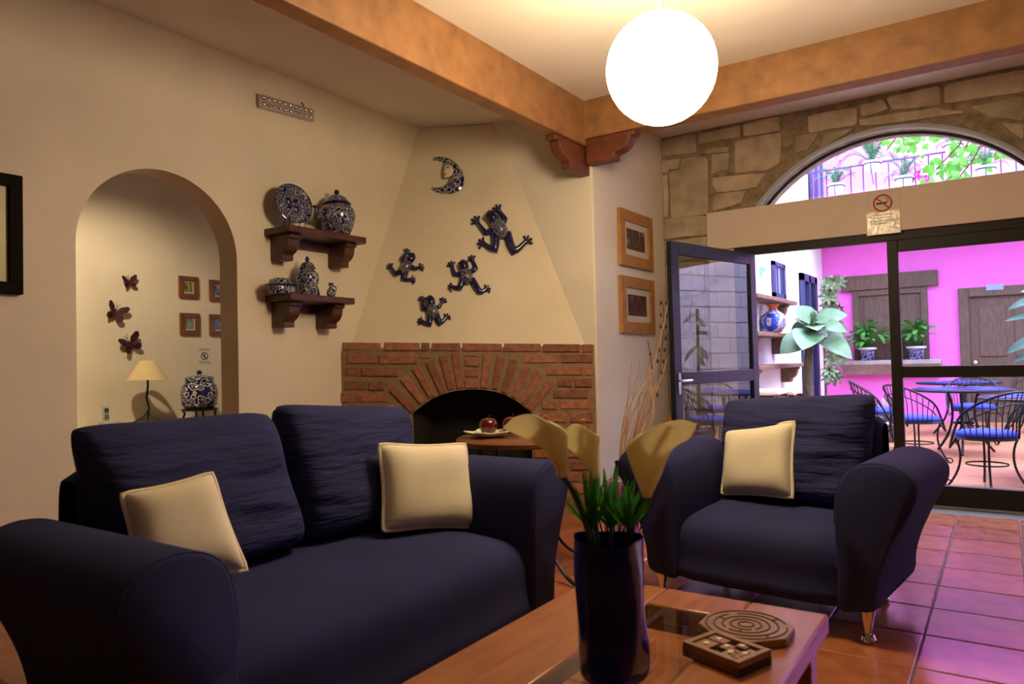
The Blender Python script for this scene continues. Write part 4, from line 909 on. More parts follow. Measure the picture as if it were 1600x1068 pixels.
def butterfly(label, cx, cy, ang, s):
    c_ = onx(cx, cy, XH+.02); t = thing('metal_butterfly', label, 'ornament', c_, group='metal butterflies on the wall beyond the arch')
    ca, sa = math.cos(ang), math.sin(ang); a1 = v3(0, ca, sa); a2 = v3(0, -sa, ca)
    MB().tube([c_-a2*.055*s, c_-a2*.02*s+v3(.006,0,0), c_+a2*.04*s], [.003,.007*s,.004], 8).build('body', BUTTER, t)
    for sd_ in (-1, 1):
        for nm, poly in (('forewing', [(0,.01),(.03,.06),(.075,.085),(.095,.075),(.088,.04),(.05,.005),(0,-.005)]), ('hindwing', [(0,-.005),(.05,.0),(.075,-.02),(.07,-.05),(.045,-.065),(.015,-.045)])):
            P = [c_+a1*x*sd_*s*.95+a2*y*s+v3(.38*x*s+.002,0,0) for x, y in poly]
            MB().prism(P, (.003,0,0)).build(nm, BUTTER, t, bevel=.001)
    for sd_ in (-1, 1): MB().tube(bez(c_+a2*.04*s, c_+a2*.07*s, c_+a2*.085*s+a1*.02*sd_*s, 5), .0015, 5).build('antenna', BUTTER, t)
butterfly('smallest dark metal butterfly, uppermost of the three', 201, 441, .15, .72)
butterfly('dark metal butterfly with spread wings, middle of the three', 179, 489, -.35, 1.0)
butterfly('dark metal butterfly tilted the other way, just above the lamp', 203, 538, .45, 1.05)

# ------------------------------------------------------------------ no smoking sheet taped on the lintel
Yp = YS-.037
a, b = ony(1352,303,Yp), ony(1408,361,Yp); x0, x1, z1, z0 = a[0], b[0], a[2]+.005, b[2]-.01
t = thing('no_smoking_sign', 'yellowed no smoking sheet taped over the glass door', 'sign', ((x0+x1)/2, Yp, z0))
MB().box(x0, x1, Yp-.002, Yp+.001, z0, z1).build('sheet', PAPER, t, smooth=False)
sc2 = ony(1379, 317, Yp-.004)
MB().tube([sc2+v3(.062*math.cos(a), 0, .062*math.sin(a)) for a in np.linspace(0, 2*PI, 33)], .0065, 6, cap=False).build('ring', RED, t)
MB().tube([sc2+v3(-.042,-.001,.042), sc2+v3(.042,-.001,-.042)], .0055, 6).build('slash', RED, t)
MB().box(sc2[0]-.045, sc2[0]+.03, Yp-.004, Yp-.002, sc2[2]-.008, sc2[2]+.006).build('cigarette', INK, t)
MB().tube(bez(sc2+v3(.03,0,.008), sc2+v3(.055,0,.02), sc2+v3(.02,0,.04), 8), .0025, 5).build('smoke', INK, t)
for k in range(4): MB().box(x0+.05, x1-.05-.02*(k % 2), Yp-.0035, Yp-.002, z0+.15-.022*k, z0+.154-.022*k).build('text_line', mat('faded_ink', (.32,.27,.2), .8), t)
MB().box(x0+.005, x1-.005, Yp-.003, Yp-.0018, z0+.005, z0+.18).build('glossy_tape', mat('tape', (.78,.72,.58), .12, bump=.5, bscale=14), t)

# ================================================================== courtyard beyond the glass door
YP, XW = 14.0, -2.68
struct('wall_courtyard_pink', MB().box(XW-.2, 4.6, YP, YP+.25, -.12, 7.2), PINK)
struct('wall_courtyard_white', MB().box(XW-.2, XW, YS+.35, YP, -.12, 7.2), WHITEP)
struct('wall_above_door', MB().box(XC-.1, 4.6, YS+.02, YS+.34, 3.45, 10.6), WHITEP)  # unseen upper facade, made this tall to keep sun off the lower courtyard
cyr = struct('wall_courtyard_right', MB().box(4.2, 4.45, YS+.35, YP, -.12, 5.0), mat('white_brick_joint', (.42,.45,.50), .9))
PBR = per_object(mat('white_painted_brick', (.66,.72,.80), .85, bump=.3, bscale=25), .06)
b0_ = MB().box(-.02, .0, 0, .62, 0, .28).build('painted_block', PBR, cyr, local=True, bevel=.006); k = 0
for i in range(10):
    for j in range(12):
        o = b0_ if k == 0 else link('painted_block', b0_.data, cyr, .006); k += 1
        o.location = (4.2, YS+.4+j*.64+(.32 if i % 2 else 0)-.3, .02+i*.30)
# floor of pavers with pebble strips
cf = struct('floor_courtyard', MB().box(XW-.2, 4.4, YS+.12, YP, -.12, -.008), mat('paver_joint', (.30,.20,.15), .9))
p0_ = MB().box(-.245, .245, -.245, .245, -.012, 0).build('paver', PAVER, cf, local=True, smooth=False, bevel=.004); k = 0
for i in range(13):
    for j in range(14):
        x, y = -2.43+i*.5, 7.22+j*.5
        if x > .55 and x < 1.05 or y > YP-.2: continue
        o = p0_ if k == 0 else link('paver', p0_.data, cf, .004); k += 1; o.location = (x, y, 0)
mb = MB(); rr = random.Random(5)
OC = [(1,0,0),(0,1,0),(-1,0,0),(0,-1,0),(0,0,1)]
def pebbles(x0, x1, y0, y1, n):
    for _ in range(n):
        c_ = v3(rr.uniform(x0,x1), rr.uniform(y0,y1), -.006); a = rr.uniform(0,PI); r1, r2, r3 = rr.uniform(.018,.036), rr.uniform(.014,.026), rr.uniform(.010,.02)
        ca, sa = math.cos(a), math.sin(a)
        mb.add([c_+v3(x*r1*ca-y*r2*sa, x*r1*sa+y*r2*ca, z*r3) for x, y, z in OC], [(0,1,4),(1,2,4),(2,3,4),(3,0,4)])
pebbles(-2.6, 4.2, YS+.38, 6.95, 2600); pebbles(.57, 1.03, 6.97, 13.9, 2600)
tag(mb.build('pebble_strips', PEBBLE, fix=False), 'blue grey pebbles laid in strips around the courtyard pavers', 'pebbles', kind='stuff')

def bxp(name, mb, m_, par, **k): return mb.build(name, m_, par, **k)
# shuttered window with stone sill on the pink wall
a, b = ony(1313,434,YP), ony(1466,446,YP); lx0, lx1 = a[0], b[0]; lz0, lz1 = b[2], ony(1466,421.5,YP)[2]
t = thing('shuttered_window', 'closed wooden shutter window under a heavy lintel on the pink wall', 'window', ((lx0+lx1)/2, YP, 1.0))
MB().box(lx0, lx1, YP-.10, YP, lz0, lz1).build('lintel', OLDW, t, bevel=.01)
wx0, wx1 = ony(1332,455,YP)[0], ony(1449,450,YP)[0]; wz0 = ony(1400,563,YP)[2]; wz1 = lz0; xm = (wx0+wx1)/2
for a in ((wx0,wx0+.10,wz0,wz1),(wx1-.10,wx1,wz0,wz1),(wx0+.10,wx1-.10,wz1-.10,wz1)): MB().box(a[0],a[1],YP-.07,YP,a[2],a[3]).build('frame_bar', OLDW, t, bevel=.006)
for x0, x1 in ((wx0+.10,xm-.01),(xm+.01,wx1-.10)):
    sh = MB().box(x0, x1, YP-.03, YP, wz0, wz1-.10).build('shutter', OLDW, t)
    for z0, z1 in ((wz0+.06,wz0+.42),(wz0+.50,wz1-.17)):
        MB().box(x0+.07, x1-.07, YP-.045, YP-.03, z0, z1).build('panel', OLDW, sh, bevel=.008)
sx0, sx1 = ony(1316,566,YP-.2)[0], ony(1471,562,YP-.2)[0]; sz = ony(1400,562,YP-.25)[2]
t = thing('stone_sill', 'grey carved stone sill under the shuttered window', 'sill', ((sx0+sx1)/2, YP-.14, sz-.28))
MB().prism([(sx0,YP-.34,sz),(sx0,YP-.34,sz-.07),(sx0,YP-.30,sz-.10),(sx0,YP-.22,sz-.16),(sx0,YP-.16,sz-.24),(sx0,YP,sz-.26),(sx0,YP,sz)], (sx1-sx0,0,0)).build('slab', GREYST, t, bevel=.008)
# panelled wooden door
dx0 = ony(1497,452,YP)[0]; dz = ony(1500,451,YP)[2]; dx1 = dx0+1.38
t = thing('panelled_door', 'dark wooden panelled door in the pink wall', 'door', ((dx0+dx1)/2, YP, 0))
for a in ((dx0,dx0+.14,0,dz),(dx1-.14,dx1,0,dz),(dx0+.14,dx1-.14,dz-.15,dz)): MB().box(a[0],a[1],YP-.09,YP,a[2],a[3]).build('frame_bar', OLDW, t, bevel=.01)
lf = MB().box(dx0+.14, dx1-.14, YP-.03, YP, 0, dz-.15).build('leaf', OLDW, t); w_ = (dx1-dx0-.28)
for i in range(2):
    x0 = dx0+.14+.13+i*(w_-.26+.10)/2; x1 = x0+(w_-.26-.10)/2
    for z0, z1 in ((.15,.75),(1.05,dz-.30)): MB().box(x0, x1, YP-.05, YP-.03, z0, z1).build('panel', OLDW, lf, bevel=.012)
MB().ball(v3(dx0+.20, YP-.075, ony(1520,566,YP)[2]), .045, seg=12).build('knob', CHROME, lf)
a, b = ony(1541,452,YP-.1), ony(1568,447,YP-.1)
tag(MB().box(a[0], b[0], YP-.105, YP-.095, dz-.06, dz+.03).build('door_plaque', mat('plaque_blue', (.25,.33,.55), .4), bevel=.003), 'small blue plaque over the wooden panelled door', 'plaque')

# ferns
def frond_mesh(name, L_, droop, lw, n=19):
    mb = MB(); P = [v3(L_*math.sin(q*1.15)*.95, 0, L_*(.62*math.sin(q*1.9)-droop*q*q)) for q in np.linspace(0, 1, n+1)]
    mb.tube(P, [.004*(1-.8*i/n) for i in range(n+1)], 4)
    for i in range(1, n):
        w_ = lw*math.sin(PI*(.12+.85*i/n))**.8; d = nrm(P[i+1]-P[i])
        for s in (-1, 1):
            b = P[i]; e = b+v3(0,s*w_,0)+d*w_*.45-v3(0,0,w_*.25); h_ = d*L_*.020
            mb.add([b-h_*.4, b+h_, (b+e)/2+h_*1.2, e, (b+e)/2-h_*.7], [(0,1,2,3,4)])
    me = mb.build(name, FERN, None, smooth=False, fix=False); d_ = me.data; bpy.data.objects.remove(me); return d_
FM = [frond_mesh('frond_a', .46, .28, .062), frond_mesh('frond_b', .42, .02, .058), frond_mesh('frond_c', .48, .55, .060)]
FMB = []
for d_ in FM: e = d_.copy(); e.materials.clear(); e.materials.append(FERNB); FMB.append(e)
LASTF = [None]
def fern(label, cat_loc, potprof, potm, seed, n=20, meshes=FM, s=1.0, group=None, rim=True, arc=None):
    rr = random.Random(seed); t = thing('potted_fern', label, 'potted plant', cat_loc, group=group); LASTF[0] = t; c_ = v3(*cat_loc)
    p = MB().lathe(potprof, c_, 24).build('pot', potm, t, angle=50); zt_ = potprof[-1][1]; r_ = potprof[-1][0]
    if rim: MB().lathe([(r_,zt_-.035),(r_*1.10,zt_-.028),(r_*1.10,zt_),(r_*.96,zt_+.002)], c_, 24, cap=False).build('rim', WHITEPOT, p)
    for k in range(n):
        o = link('frond', meshes[k % len(meshes)], t); o.location = (rr.uniform(-.02,.02), rr.uniform(-.02,.02), zt_)
        o.rotation_euler = (rr.uniform(-.2,.2), rr.uniform(-.75,.35), rr.uniform(*arc) if arc else 2*PI*k/n*1.618*2+rr.uniform(-.3,.3)); q = s*rr.uniform(.7,1.1); o.scale = (q, q, q)
PP = [(.09,0),(.10,.01),(.135,.22)]
TALB = talavera('talavera_pot', 17, white=(.40,.42,.55), blue=(.006,.01,.16))
for px_, lab in ((1355.5,'bright green fern in a talavera pot on the stone sill, before the far shutter'),(1432,'bright green fern in a talavera pot on the stone sill, nearer the panelled door')):
    p = ony(px_, 555, YP-.21); fern(lab, (p[0], YP-.21, sz), PP, TALB, int(px_), 44, FM, 1.12, 'ferns on the stone sill', arc=(PI*.98, 2.02*PI))

# broad-leaved plant with trunk, climbing variegated plant
def leaf_mesh(mb, B, Tp, wid, nn, fold=.15, n=8, heart=.0):
    ax = Tp-B; nn = nrm(nn); sd_ = nrm(np.cross(ax, nn)); up = nrm(np.cross(sd_, ax)); V = []
    for i in range(n+1):
        u = i/n; w_ = wid*(math.sin(PI*min(1,u*.93+.07))**.75)*(1-.25*u); c_ = B+ax*u+up*np.linalg.norm(ax)*.10*math.sin(PI*u)
        back = -ax*heart*(1-u)**3
        V += [c_-sd_*w_+up*w_*fold+back, c_, c_+sd_*w_+up*w_*fold+back]
    F = [f for i in range(n) for f in ((3*i,3*i+1,3*i+4,3*i+3),(3*i+1,3*i+2,3*i+5,3*i+4))]
    return mb.add(V, F)
YG = 9.9
def c4(cx, cy, Y=YG): return ony(1170+cx/4.109, 380+cy/4.109, Y)
base = c4(385, 960); t = thing('broad_leaf_plant', 'large plant with broad pale green leaves beside the white courtyard wall', 'plant', (base[0], YG, 0))
MB().tube([v3(base[0],YG,0), c4(378,800), c4(392,640), c4(405,560)], [.055,.055,.05,.035], 10).build('trunk', TRUNK, t)
ctr = c4(405, 550)
for (bx,by),(ex,ey),w_,dy in (((370,600),(240,710),.16,-.3),((380,520),(262,650),.15,.2),((395,520),(290,470),.12,.3),((400,500),(300,400),.12,.1),((410,480),(420,430),.04,0),((440,490),(625,458),.12,.1),((450,520),(645,572),.10,-.2),((410,550),(485,565),.13,-.4),((400,570),(412,685),.20,-.6),((470,610),(690,742),.13,-.3),((470,600),(640,720),.15,.1),((460,560),(600,640),.13,.3),((395,500),(405,425),.05,.2)):
    w_ *= 1.12; B, E_ = c4(bx,by), c4(ex,ey); E_ = E_+v3(0,dy,0); E_[0] = max(E_[0], XW+.12); MB().tube([ctr-v3(0,0,.1), B], .018, 6).build('stalk', STEM, t)
    leaf_mesh(MB(), B, E_, w_, v3(.25,-.8,.6), .12, 8, .10).build('leaf', BIGLEAF, t, angle=80, fix=False)
YV = 12.9
def cluster_mesh():
    mb = MB()
    for k in range(8):
        a = 2*PI*k/8; leaf_mesh(mb, v3(.02*math.cos(a),0,.02*math.sin(a)), v3(.17*math.cos(a),-.05,.17*math.sin(a)-.03), .032, (0,-1,.2), .1, 4)
    o = mb.build('leaf_cluster', VARLEAF, None, angle=80, fix=False); d_ = o.data; bpy.data.objects.remove(o); return d_
CLM = cluster_mesh(); rr = random.Random(11)
vb_ = ony(1290, 610, YV); t = thing('umbrella_plant', 'tall climbing umbrella plant with cream-edged leaf clusters by the pink wall', 'plant', (vb_[0], YV, 0))
MB().tube([v3(vb_[0],YV,0), ony(1289,560,YV), ony(1286,500,YV), ony(1290,445,YV)], .02, 8).build('stem', TRUNK, t)
for k in range(48):
    y_ = rr.uniform(436, 602); wv = 20 if y_ < 500 else (24 if y_ < 580 else 12)
    p = ony(1292+rr.uniform(-wv,wv), y_, YV+rr.uniform(-.25,.25)); p[0] = max(p[0], XW+.30); o = link('leaf_cluster', CLM, t)
    o.location = tuple(p-np.array([vb_[0], YV, 0])); o.rotation_euler = (rr.uniform(-.5,.4), rr.uniform(-.9,.9), rr.uniform(-.7,.7)); q = rr.uniform(.7,1.05); o.scale = (q,q,q)
# low plants at the foot
for k, (px_, py_, lab) in enumerate(((1250,612,'low dark plant at the foot of the broad-leaved plant'),(1383,640,'bushy plant in a patterned pot behind the open doorway edge'))):
    p = onz(px_, 668, 0); c_ = (-2.1, 10.6, 0)
    if k: c_ = (ony(1383,640,10.6)[0], 10.6, 0)
    fern(lab, c_, [(.10,0),(.13,.02),(.17,.26)], TALD if k else COBALT, 40+k, 18, FMB, .8)

# shelves on the white wall
def cy_shelf(label, y0, y1, z, dep=.30):
    t = thing('courtyard_shelf', label, 'shelf', (XW, (y0+y1)/2, z-.25), group='wooden shelves on the white courtyard wall')
    M_ = mat('shelf_oak', (.16,.085,.05), .6, var=.3, vscale=10)
    MB().box(XW, XW+dep, y0, y1, z-.05, z).build('plank', M_, t, bevel=.006)
    for y in (y0+.15, y1-.35): MB().prism([(XW+u, y, z-.05+q) for u, q in corbel_profile(.24, .22)], (0,.14,0)).build('bracket', M_, t, bevel=.006)
zs = [onx(1250, y, XW+.3)[2] for y in (472, 522, 567)]
ye = [onx(x, 500, XW+.3)[1] for x in (1247, 1249, 1260)]
for z, y1, lab in zip(zs, ye, ('wooden shelf on the white wall, above the bright vase','wooden shelf on the white wall, carrying the bright vase','wooden shelf on the white wall, beneath the bright vase')): cy_shelf(lab, 8.7, y1, z)
p = onx(1209, 515, XW+.16); p[2] = zs[1]; t = thing('bright_vase', 'rounded vase painted blue, red and white on the courtyard shelf', 'vase', p)
hv = onx(1209, 476, XW+.16)[2]-zs[1]
BV = art('bright_paint', [(.02,.05,.40),(.03,.08,.5),(.6,.6,.65),(.55,.10,.03),(.03,.10,.45)], 9, 3)
MB().lathe([(.07,0),(.10,.02),(.15,.25*hv),(.165,.45*hv),(.13,.66*hv),(.06,.80*hv),(.05,.86*hv)], p, 24).build('body', BV, t, angle=80)
MB().lathe([(.05,.85*hv),(.055,.92*hv),(.09,1.0*hv)], p, 24, cap=False).build('neck', mat('orange_glaze', (.70,.12,.02), .3), t)
# crate stools under the shelves
for k, (px_, lab) in enumerate(((1199,'dark wooden stool with pale seat, beside the doorway'),(1224,'dark wooden stool with pale seat, toward the broad-leaved plant'))):
    p = onx(px_, 612, XW+.35); zs_ = p[2]; t = thing('wooden_stool', lab, 'stool', (p[0], p[1], 0), group='wooden stools by the white wall')
    MB().box(p[0]-.18, p[0]+.18, p[1]-.22, p[1]+.22, zs_-.03, zs_+.03).build('seat', MATB, t, bevel=.02)
    for x in (-.15,.15):
        for y in (-.19,.19): MB().box(p[0]+x-.03, p[0]+x+.03, p[1]+y-.03, p[1]+y+.03, 0, zs_-.03).build('leg', SHELFW, t)
    MB().box(p[0]-.17, p[0]+.17, p[1]-.21, p[1]+.21, zs_-.13, zs_-.05).build('apron', SHELFW, t)
# white wall: small barred window, dark doorway, poster
def wall_rect(px0, py0, px1, py1, X): a, b = onx(px0, py0, X), onx(px1, py1, X); return a[1], b[1], min(a[2],b[2]), max(a[2],b[2])
y0, y1, z0, z1 = wall_rect(1207, 463, 1224, 414, XW+.01)
t = thing('barred_window', 'small blue framed window with bars on the white courtyard wall', 'window', (XW, (y0+y1)/2, z0))
MB().box(XW, XW+.01, y0, y1, z0, z1).build('pane', mat('grey_glass', (.35,.40,.55), .15), t, smooth=False)
for a in ((y0,y1,z1-.06,z1),(y0,y1,z0,z0+.06),(y0,y0+.10,z0,z1),(y1-.10,y1,z0,z1)): MB().box(XW, XW+.04, *a).build('frame_bar', BLUEF, t)
for q in (.35,.65): MB().tube([v3(XW+.03, y0+(y1-y0)*q, z0), v3(XW+.03, y0+(y1-y0)*q, z1)], .012, 6).build('bar', BLUEF, t)
y0, y1 = onx(1251, 500, XW+.01)[1], onx(1274, 500, XW+.01)[1]; z1 = onx(1260, 430, XW+.01)[2]
t = thing('dark_doorway', 'dark blue framed glass door in the white courtyard wall', 'door', (XW, (y0+y1)/2, 0))
MB().box(XW, XW+.015, y0, y1, 0, z1).build('pane', mat('dark_glass', (.02,.02,.035), .1), t, smooth=False)
for a in ((y0,y1,z1-.12,z1),(y0,y0+.16,0,z1),(y1-.16,y1,0,z1),((y0+y1)/2-.06,(y0+y1)/2+.06,0,z1)): MB().box(XW, XW+.06, *a).build('frame_bar', BLUEF, t)
y0, y1, z0, z1 = wall_rect(1184, 436, 1199, 416, XW+.01); t = thing('wall_poster', 'small white poster with green print on the white courtyard wall', 'poster', (XW, (y0+y1)/2, z0))
MB().box(XW, XW+.005, y0, y1, z0, z1).build('sheet', PORC, t, smooth=False); GRP = mat('poster_green', (.10,.32,.28), .7)
MB().box(XW+.005, XW+.008, y0+.1, y1-.1, z1-.09, z1-.03).build('heading', GRP, t); MB().box(XW+.005, XW+.008, y0+.1, y1-.25, z0+.05, z0+.12).build('text_block', GRP, t)

# ------------------------------------------------------------------ wire chairs and round tables
def wire_chair():
    t = thing('wire_chair', 'x', 'chair', (0,0,0), group='black wire chairs in the courtyard')
    zs_ = .43; R_ = .235
    MB().lathe([(R_-.012,zs_-.012),(R_,zs_),(R_-.012,zs_+.012)], (0,0,0), 28, cap=False).build('seat_ring', IRON, t, local=True)
    MB().lathe([(.10,zs_),(.215,zs_+.004),(.232,zs_+.025),(.215,zs_+.055),(.12,zs_+.068),(.01,zs_+.07)], (0,0,0), 28).build('cushion', BLUEC, t, local=True, angle=80)
    A = np.linspace(-.12*PI, 1.12*PI, 33)     # open toward -y, back at +y
    def top(a):
        q = max(0, math.sin(a)); z = .60+.22*math.sin(max(0,min(PI,a)))**.8 if 0 <= a <= PI else .60-.25*min(1,(abs(a-PI/2)-PI/2)/(.12*PI)); r = R_+.055
        return v3(r*math.cos(a), r*math.sin(a)*1.05, z)
    MB().tube([v3(R_*math.cos(A[0]),R_*math.sin(A[0]),zs_)]+[top(a) for a in A]+[v3(R_*math.cos(A[-1]),R_*math.sin(A[-1]),zs_)], .0105, 8).build('back_hoop', IRON, t, local=True)
    MB().tube([top(a)*.97-v3(0,0,.07) for a in A[3:-3]], .006, 6).build('inner_hoop', IRON, t, local=True)
    for a in np.linspace(.02*PI, .98*PI, 17):
        e = top(a); MB().tube([v3(R_*math.cos(a),R_*math.sin(a),zs_), v3((R_+.012)*math.cos(a),(R_+.012)*math.sin(a),(zs_+e[2])/2), e], .0048, 5).build('spindle', IRON, t, local=True)
    for k in range(4):
        a = PI/4+k*PI/2; d = v3(math.cos(a), math.sin(a), 0)
        l = MB().tube(bez(d*R_*.95+v3(0,0,zs_), d*R_*.55+v3(0,0,.22), d*R_*1.22+v3(0,0,.012), 10), .0095, 8).build('leg', IRON, t, local=True)
        MB().tube([d*R_*1.22+v3(0,0,.012)+d*.03*math.sin(q)+v3(0,0,.025-.025*math.cos(q)) for q in np.linspace(0, 4.6, 9)], .007, 6).build('scroll_foot', IRON, l, local=True)
    MB().lathe([(R_*.66,.20),(R_*.68,.207),(R_*.66,.214)], (0,0,0), 24, cap=False).build('leg_ring', IRON, t, local=True)
    return t
def wire_table():
    t = thing('bistro_table', 'x', 'table', (0,0,0), group='round iron tables in the courtyard')
    MB().lathe([(.50,.70),(.515,.71),(.515,.722),(.50,.728)], (0,0,0), 40).build('table_top', IRON, t, local=True)
    for k in range(3):
        a = 2*PI*k/3; d = v3(math.cos(a), math.sin(a), 0)
        MB().tube(bez(d*.18+v3(0,0,.70), d*.02+v3(0,0,.35), d*.32+v3(0,0,.012), 10), .014, 8).build('leg', IRON, t, local=True)
    MB().lathe([(.10,.33),(.11,.34),(.10,.35)], (0,0,0), 20, cap=False).build('leg_ring', IRON, t, local=True)
    for k in range(4):
        a = k*PI/2+.4; d = v3(math.cos(a), math.sin(a), 0)
        MB().obox(d*.31+v3(0,0,.731), d, v3(-d[1],d[0],0), (0,0,1), .26, .36, .006).build('place_mat', BLUEC, t, local=True)
    return t
ch = wire_chair(); tb = wire_table()
CH = [(-.16,7.30,-2.25,'black wire chair with blue cushion standing nearest the glass door'), (-.80,8.72,2.35,'black wire chair with blue cushion beside the glass door post'), (-1.30,9.75,1.75,'black wire chair seen through the open doorway by the potted bush'),
      (.46,9.32,-.3,'black wire chair with blue cushion between the two nearer tables'), (-.35,10.75,.1,'black wire chair with blue cushion between the two farther tables'), (.35,12.3,.2,'black wire chair in front of the panelled door'), (.95,8.6,-1.2,'black wire chair at the side of the nearest table'), (2.2,7.9,1.0,'black wire chair by the white painted block wall')]
for i, (x, y, r_, lab) in enumerate(CH):
    o = ch if i == 0 else copy_tree(ch); o.location = (x, y, 0); o.rotation_euler = (0, 0, r_); o['label'] = lab
for i, (x, y, lab) in enumerate(((.28,8.15,'round iron table with blue mats, closest to the glass door'),(-.42,9.72,'round iron table with blue mats in the middle of the courtyard'),(-.55,11.75,'round iron table with blue mats nearest the pink wall'))):
    o = tb if i == 0 else copy_tree(tb); o.location = (x, y, 0); o.rotation_euler = (0, 0, .5*i); o['label'] = lab

# ------------------------------------------------------------------ balcony seen through the lunette
YR = 12.95
zr = ony(1345, 258, YR)[2]
struct('wall_balcony_slab', MB().box(XW, 4.4, YR-.05, YP, zr-1.05, zr-.92), WHITEP)
t = thing('balcony_railing', 'black iron balcony railing carrying flower pots above the courtyard', 'railing', (0, YR, zr-.92))
MB().box(XW, 4.2, YR-.015, YR+.015, zr-.012, zr+.012).build('top_rail', BLUEF, t); MB().box(XW, 4.2, YR-.015, YR+.015, zr-.86, zr-.84).build('bottom_rail', BLUEF, t)
bar0 = None
for k in range(28):
    x = -2.55+k*.185
    if bar0 is None: bar0 = MB().tube([v3(0,0,-.86), v3(0,0,0)], .011, 6).add([], []).build('baluster', BLUEF, t, local=True); o = bar0
    else: o = link('baluster', bar0.data, t)
    o.location = (x, 0, .92)
WP = [(.09,0),(.10,.015),(.125,.16)]
for px_, py_, s_, lab in ((1363,268,1.15,'large hanging fern in a white pot above the railing'),(1307,303,.75,'small fern in a white pot at the white wall end of the railing'),(1413,292,.75,'fern in a white pot beside the pink blossoms'),(1541,277,.8,'fern in a white pot at the far end of the railing'),(1490,240,.9,'fern behind the hanging vine leaves')):
    p = ony(px_, py_, YR-.2); fern(lab, (p[0], YR-.2, p[2]), WP, WHITEPOT, int(px_), 26, FMB, s_*1.15, 'ferns in white pots on the balcony railing')
    pf = LASTF[0]
    mb = MB(); c_ = v3(p[0], YR-.2, p[2]+.12); mb.tube([c_+v3(  .13*math.cos(a), .13*math.sin(a), 0) for a in np.linspace(0, 2*PI, 21)], .008, 6, cap=False); mb.tube([c_+v3(0,.16,0), v3(p[0],YR,zr)], .008, 6); mb.tube([c_+v3(0,-.165,0), c_+v3(0,-.13,-.13), c_+v3(0,.1,-.3)], .008, 6)
    mb.build('pot_ring', BLUEF, pf)
# open blue casement on the white wall, upper floor
y0, y1 = onx(1264, 270, XW+.02)[1], onx(1290, 250, XW+.02)[1]; z0 = zr-.9; z1 = onx(1290, 222, XW+.02)[2]
t = thing('balcony_door', 'tall blue framed balcony door standing open beside the railing', 'door', (XW, (y0+y1)/2, z0))
MB().box(XW, XW+.02, y0, y1, z0, z1).build('pane', mat('violet_glass', (.35,.30,.55), .1), t, smooth=False)
for q in (0,.33,.66,1): y = y0+(y1-y0-.14)*q; MB().box(XW, XW+.07, y, y+.14, z0, z1).build('frame_bar', BLUEF, t)
lfx = ony(1319, 250, y1)[0]
for a in ((XW+.02,XW+.09),(lfx-.08,lfx)): MB().box(a[0], a[1], y1-.03, y1+.03, z0, z1).build('leaf_stile', BLUEF, t)
MB().box(XW+.05, lfx-.02, y1-.03, y1+.03, z1-.09, z1).build('leaf_rail', BLUEF, t); MB().box(XW+.05, lfx-.02, y1-.005, y1+.005, z0, z1-.05).build('leaf_pane', mat('violet_pane', (.55,.32,.62), .2), t, smooth=False)
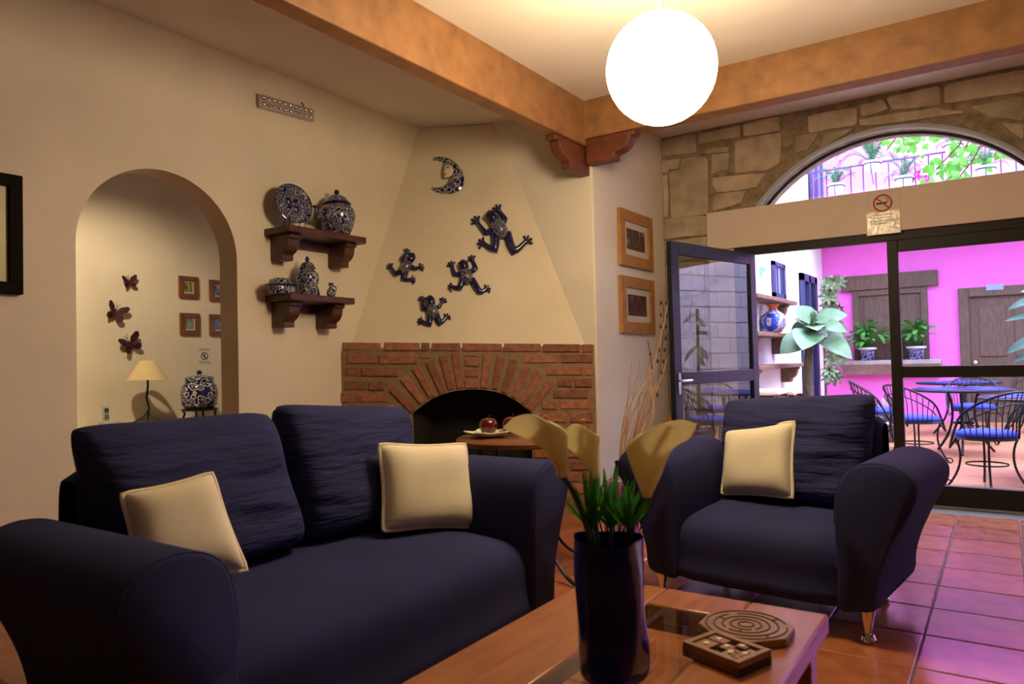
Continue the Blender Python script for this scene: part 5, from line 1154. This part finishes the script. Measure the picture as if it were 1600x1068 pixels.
# hanging vine
YH = 10.4; lm = MB(); leaf_mesh(lm, v3(0,0,0), v3(0,0,-.16), .062, (0,-1,.1), .15, 6, .05); lo = lm.build('leaf', VINEL, None, angle=80, fix=False); LMSH = lo.data; bpy.data.objects.remove(lo)
rr = random.Random(21)
def vine(label, paths, nl, spread):
    t = thing('hanging_vine', label, 'vine', ony(*paths[0][0], YH))
    O_ = np.array(t.location)
    for P in paths:
        W_ = [ony(x, y, YH+.1*math.sin(i)) for i, (x, y) in enumerate(P)]
        MB().tube(W_, .009, 5).build('stem', TWIGD, t)
        for k in range(nl):
            q = rr.uniform(0, len(P)-1.001); i = int(q); f_ = q-i; c_ = W_[i]*(1-f_)+W_[i+1]*f_+v3(rr.uniform(-spread,spread), rr.uniform(-.25,.25), rr.uniform(-spread,spread))
            o = link('leaf', LMSH, t); o.location = tuple(c_-O_); o.rotation_euler = (rr.uniform(-.7,.5), rr.uniform(-1.1,1.1), rr.uniform(-.9,.9)); s_ = rr.uniform(.45,.85); o.scale = (s_,s_,s_)
vine('leafy green vine hanging over the middle of the balcony view', [[(1455,170),(1420,195),(1400,215),(1386,234)],[(1440,175),(1425,205),(1412,228)],[(1470,180),(1440,200),(1432,222)]], 26, .15)
vine('leafy green vine trailing down toward the far fern pot', [[(1500,165),(1520,205),(1505,240),(1480,275)],[(1530,175),(1545,205),(1520,250),(1492,285)],[(1560,190),(1570,215),(1590,235)],[(1515,180),(1500,225),(1465,262),(1455,275)]], 34, .19)
p = ony(1441, 279, YR-.15); t = thing('bougainvillea', 'cluster of magenta blossoms beside the white fern pot', 'flowers', p); MG = mat('magenta_petal', (.62,.03,.35), .6)
for k in range(16):
    c_ = p+v3(rr.uniform(-.13,.13), rr.uniform(-.08,.08), rr.uniform(-.10,.10)); mb = MB()
    for j in range(3):
        a = 2*PI*j/3+rr.uniform(0,1); leaf_mesh(mb, c_, c_+v3(.055*math.cos(a),-.03,.055*math.sin(a)), .022, (0,-1,0), .2, 3)
    mb.build('blossom', MG, t, angle=80, fix=False)
# pale plant leaning in beside the panelled door
YL = 7.6; pb_ = (ony(1640,600,YL)[0]); t = thing('bluish_plant', 'plant with broad bluish leaves reaching in front of the panelled door', 'plant', (pb_, YL, 0))
MB().lathe([(.13,0),(.16,.02),(.19,.30)], (pb_,YL,0), 22).build('pot', GREYST, t); MB().tube([v3(pb_,YL,.25), ony(1632,560,YL), ony(1625,440,YL)], .018, 8).build('stem', STEM, t)
BL_ = mat('bluish_leaf', (.05,.17,.14), .4, col2=(.13,.28,.27), vscale=7)
for (bx,by),(ex,ey),w_ in (((1625,455),(1594,456),.03),((1628,465),(1574,484),.045),((1628,492),(1569,502),.035),((1630,525),(1571,553),.055),((1630,545),(1583,567),.04),((1628,450),(1660,470),.05),((1630,520),(1665,560),.05)):
    leaf_mesh(MB(), ony(bx,by,YL), ony(ex,ey,YL-.1), w_, v3(0,-.8,.6), .12, 8).build('leaf', BL_, t, angle=80, fix=False)
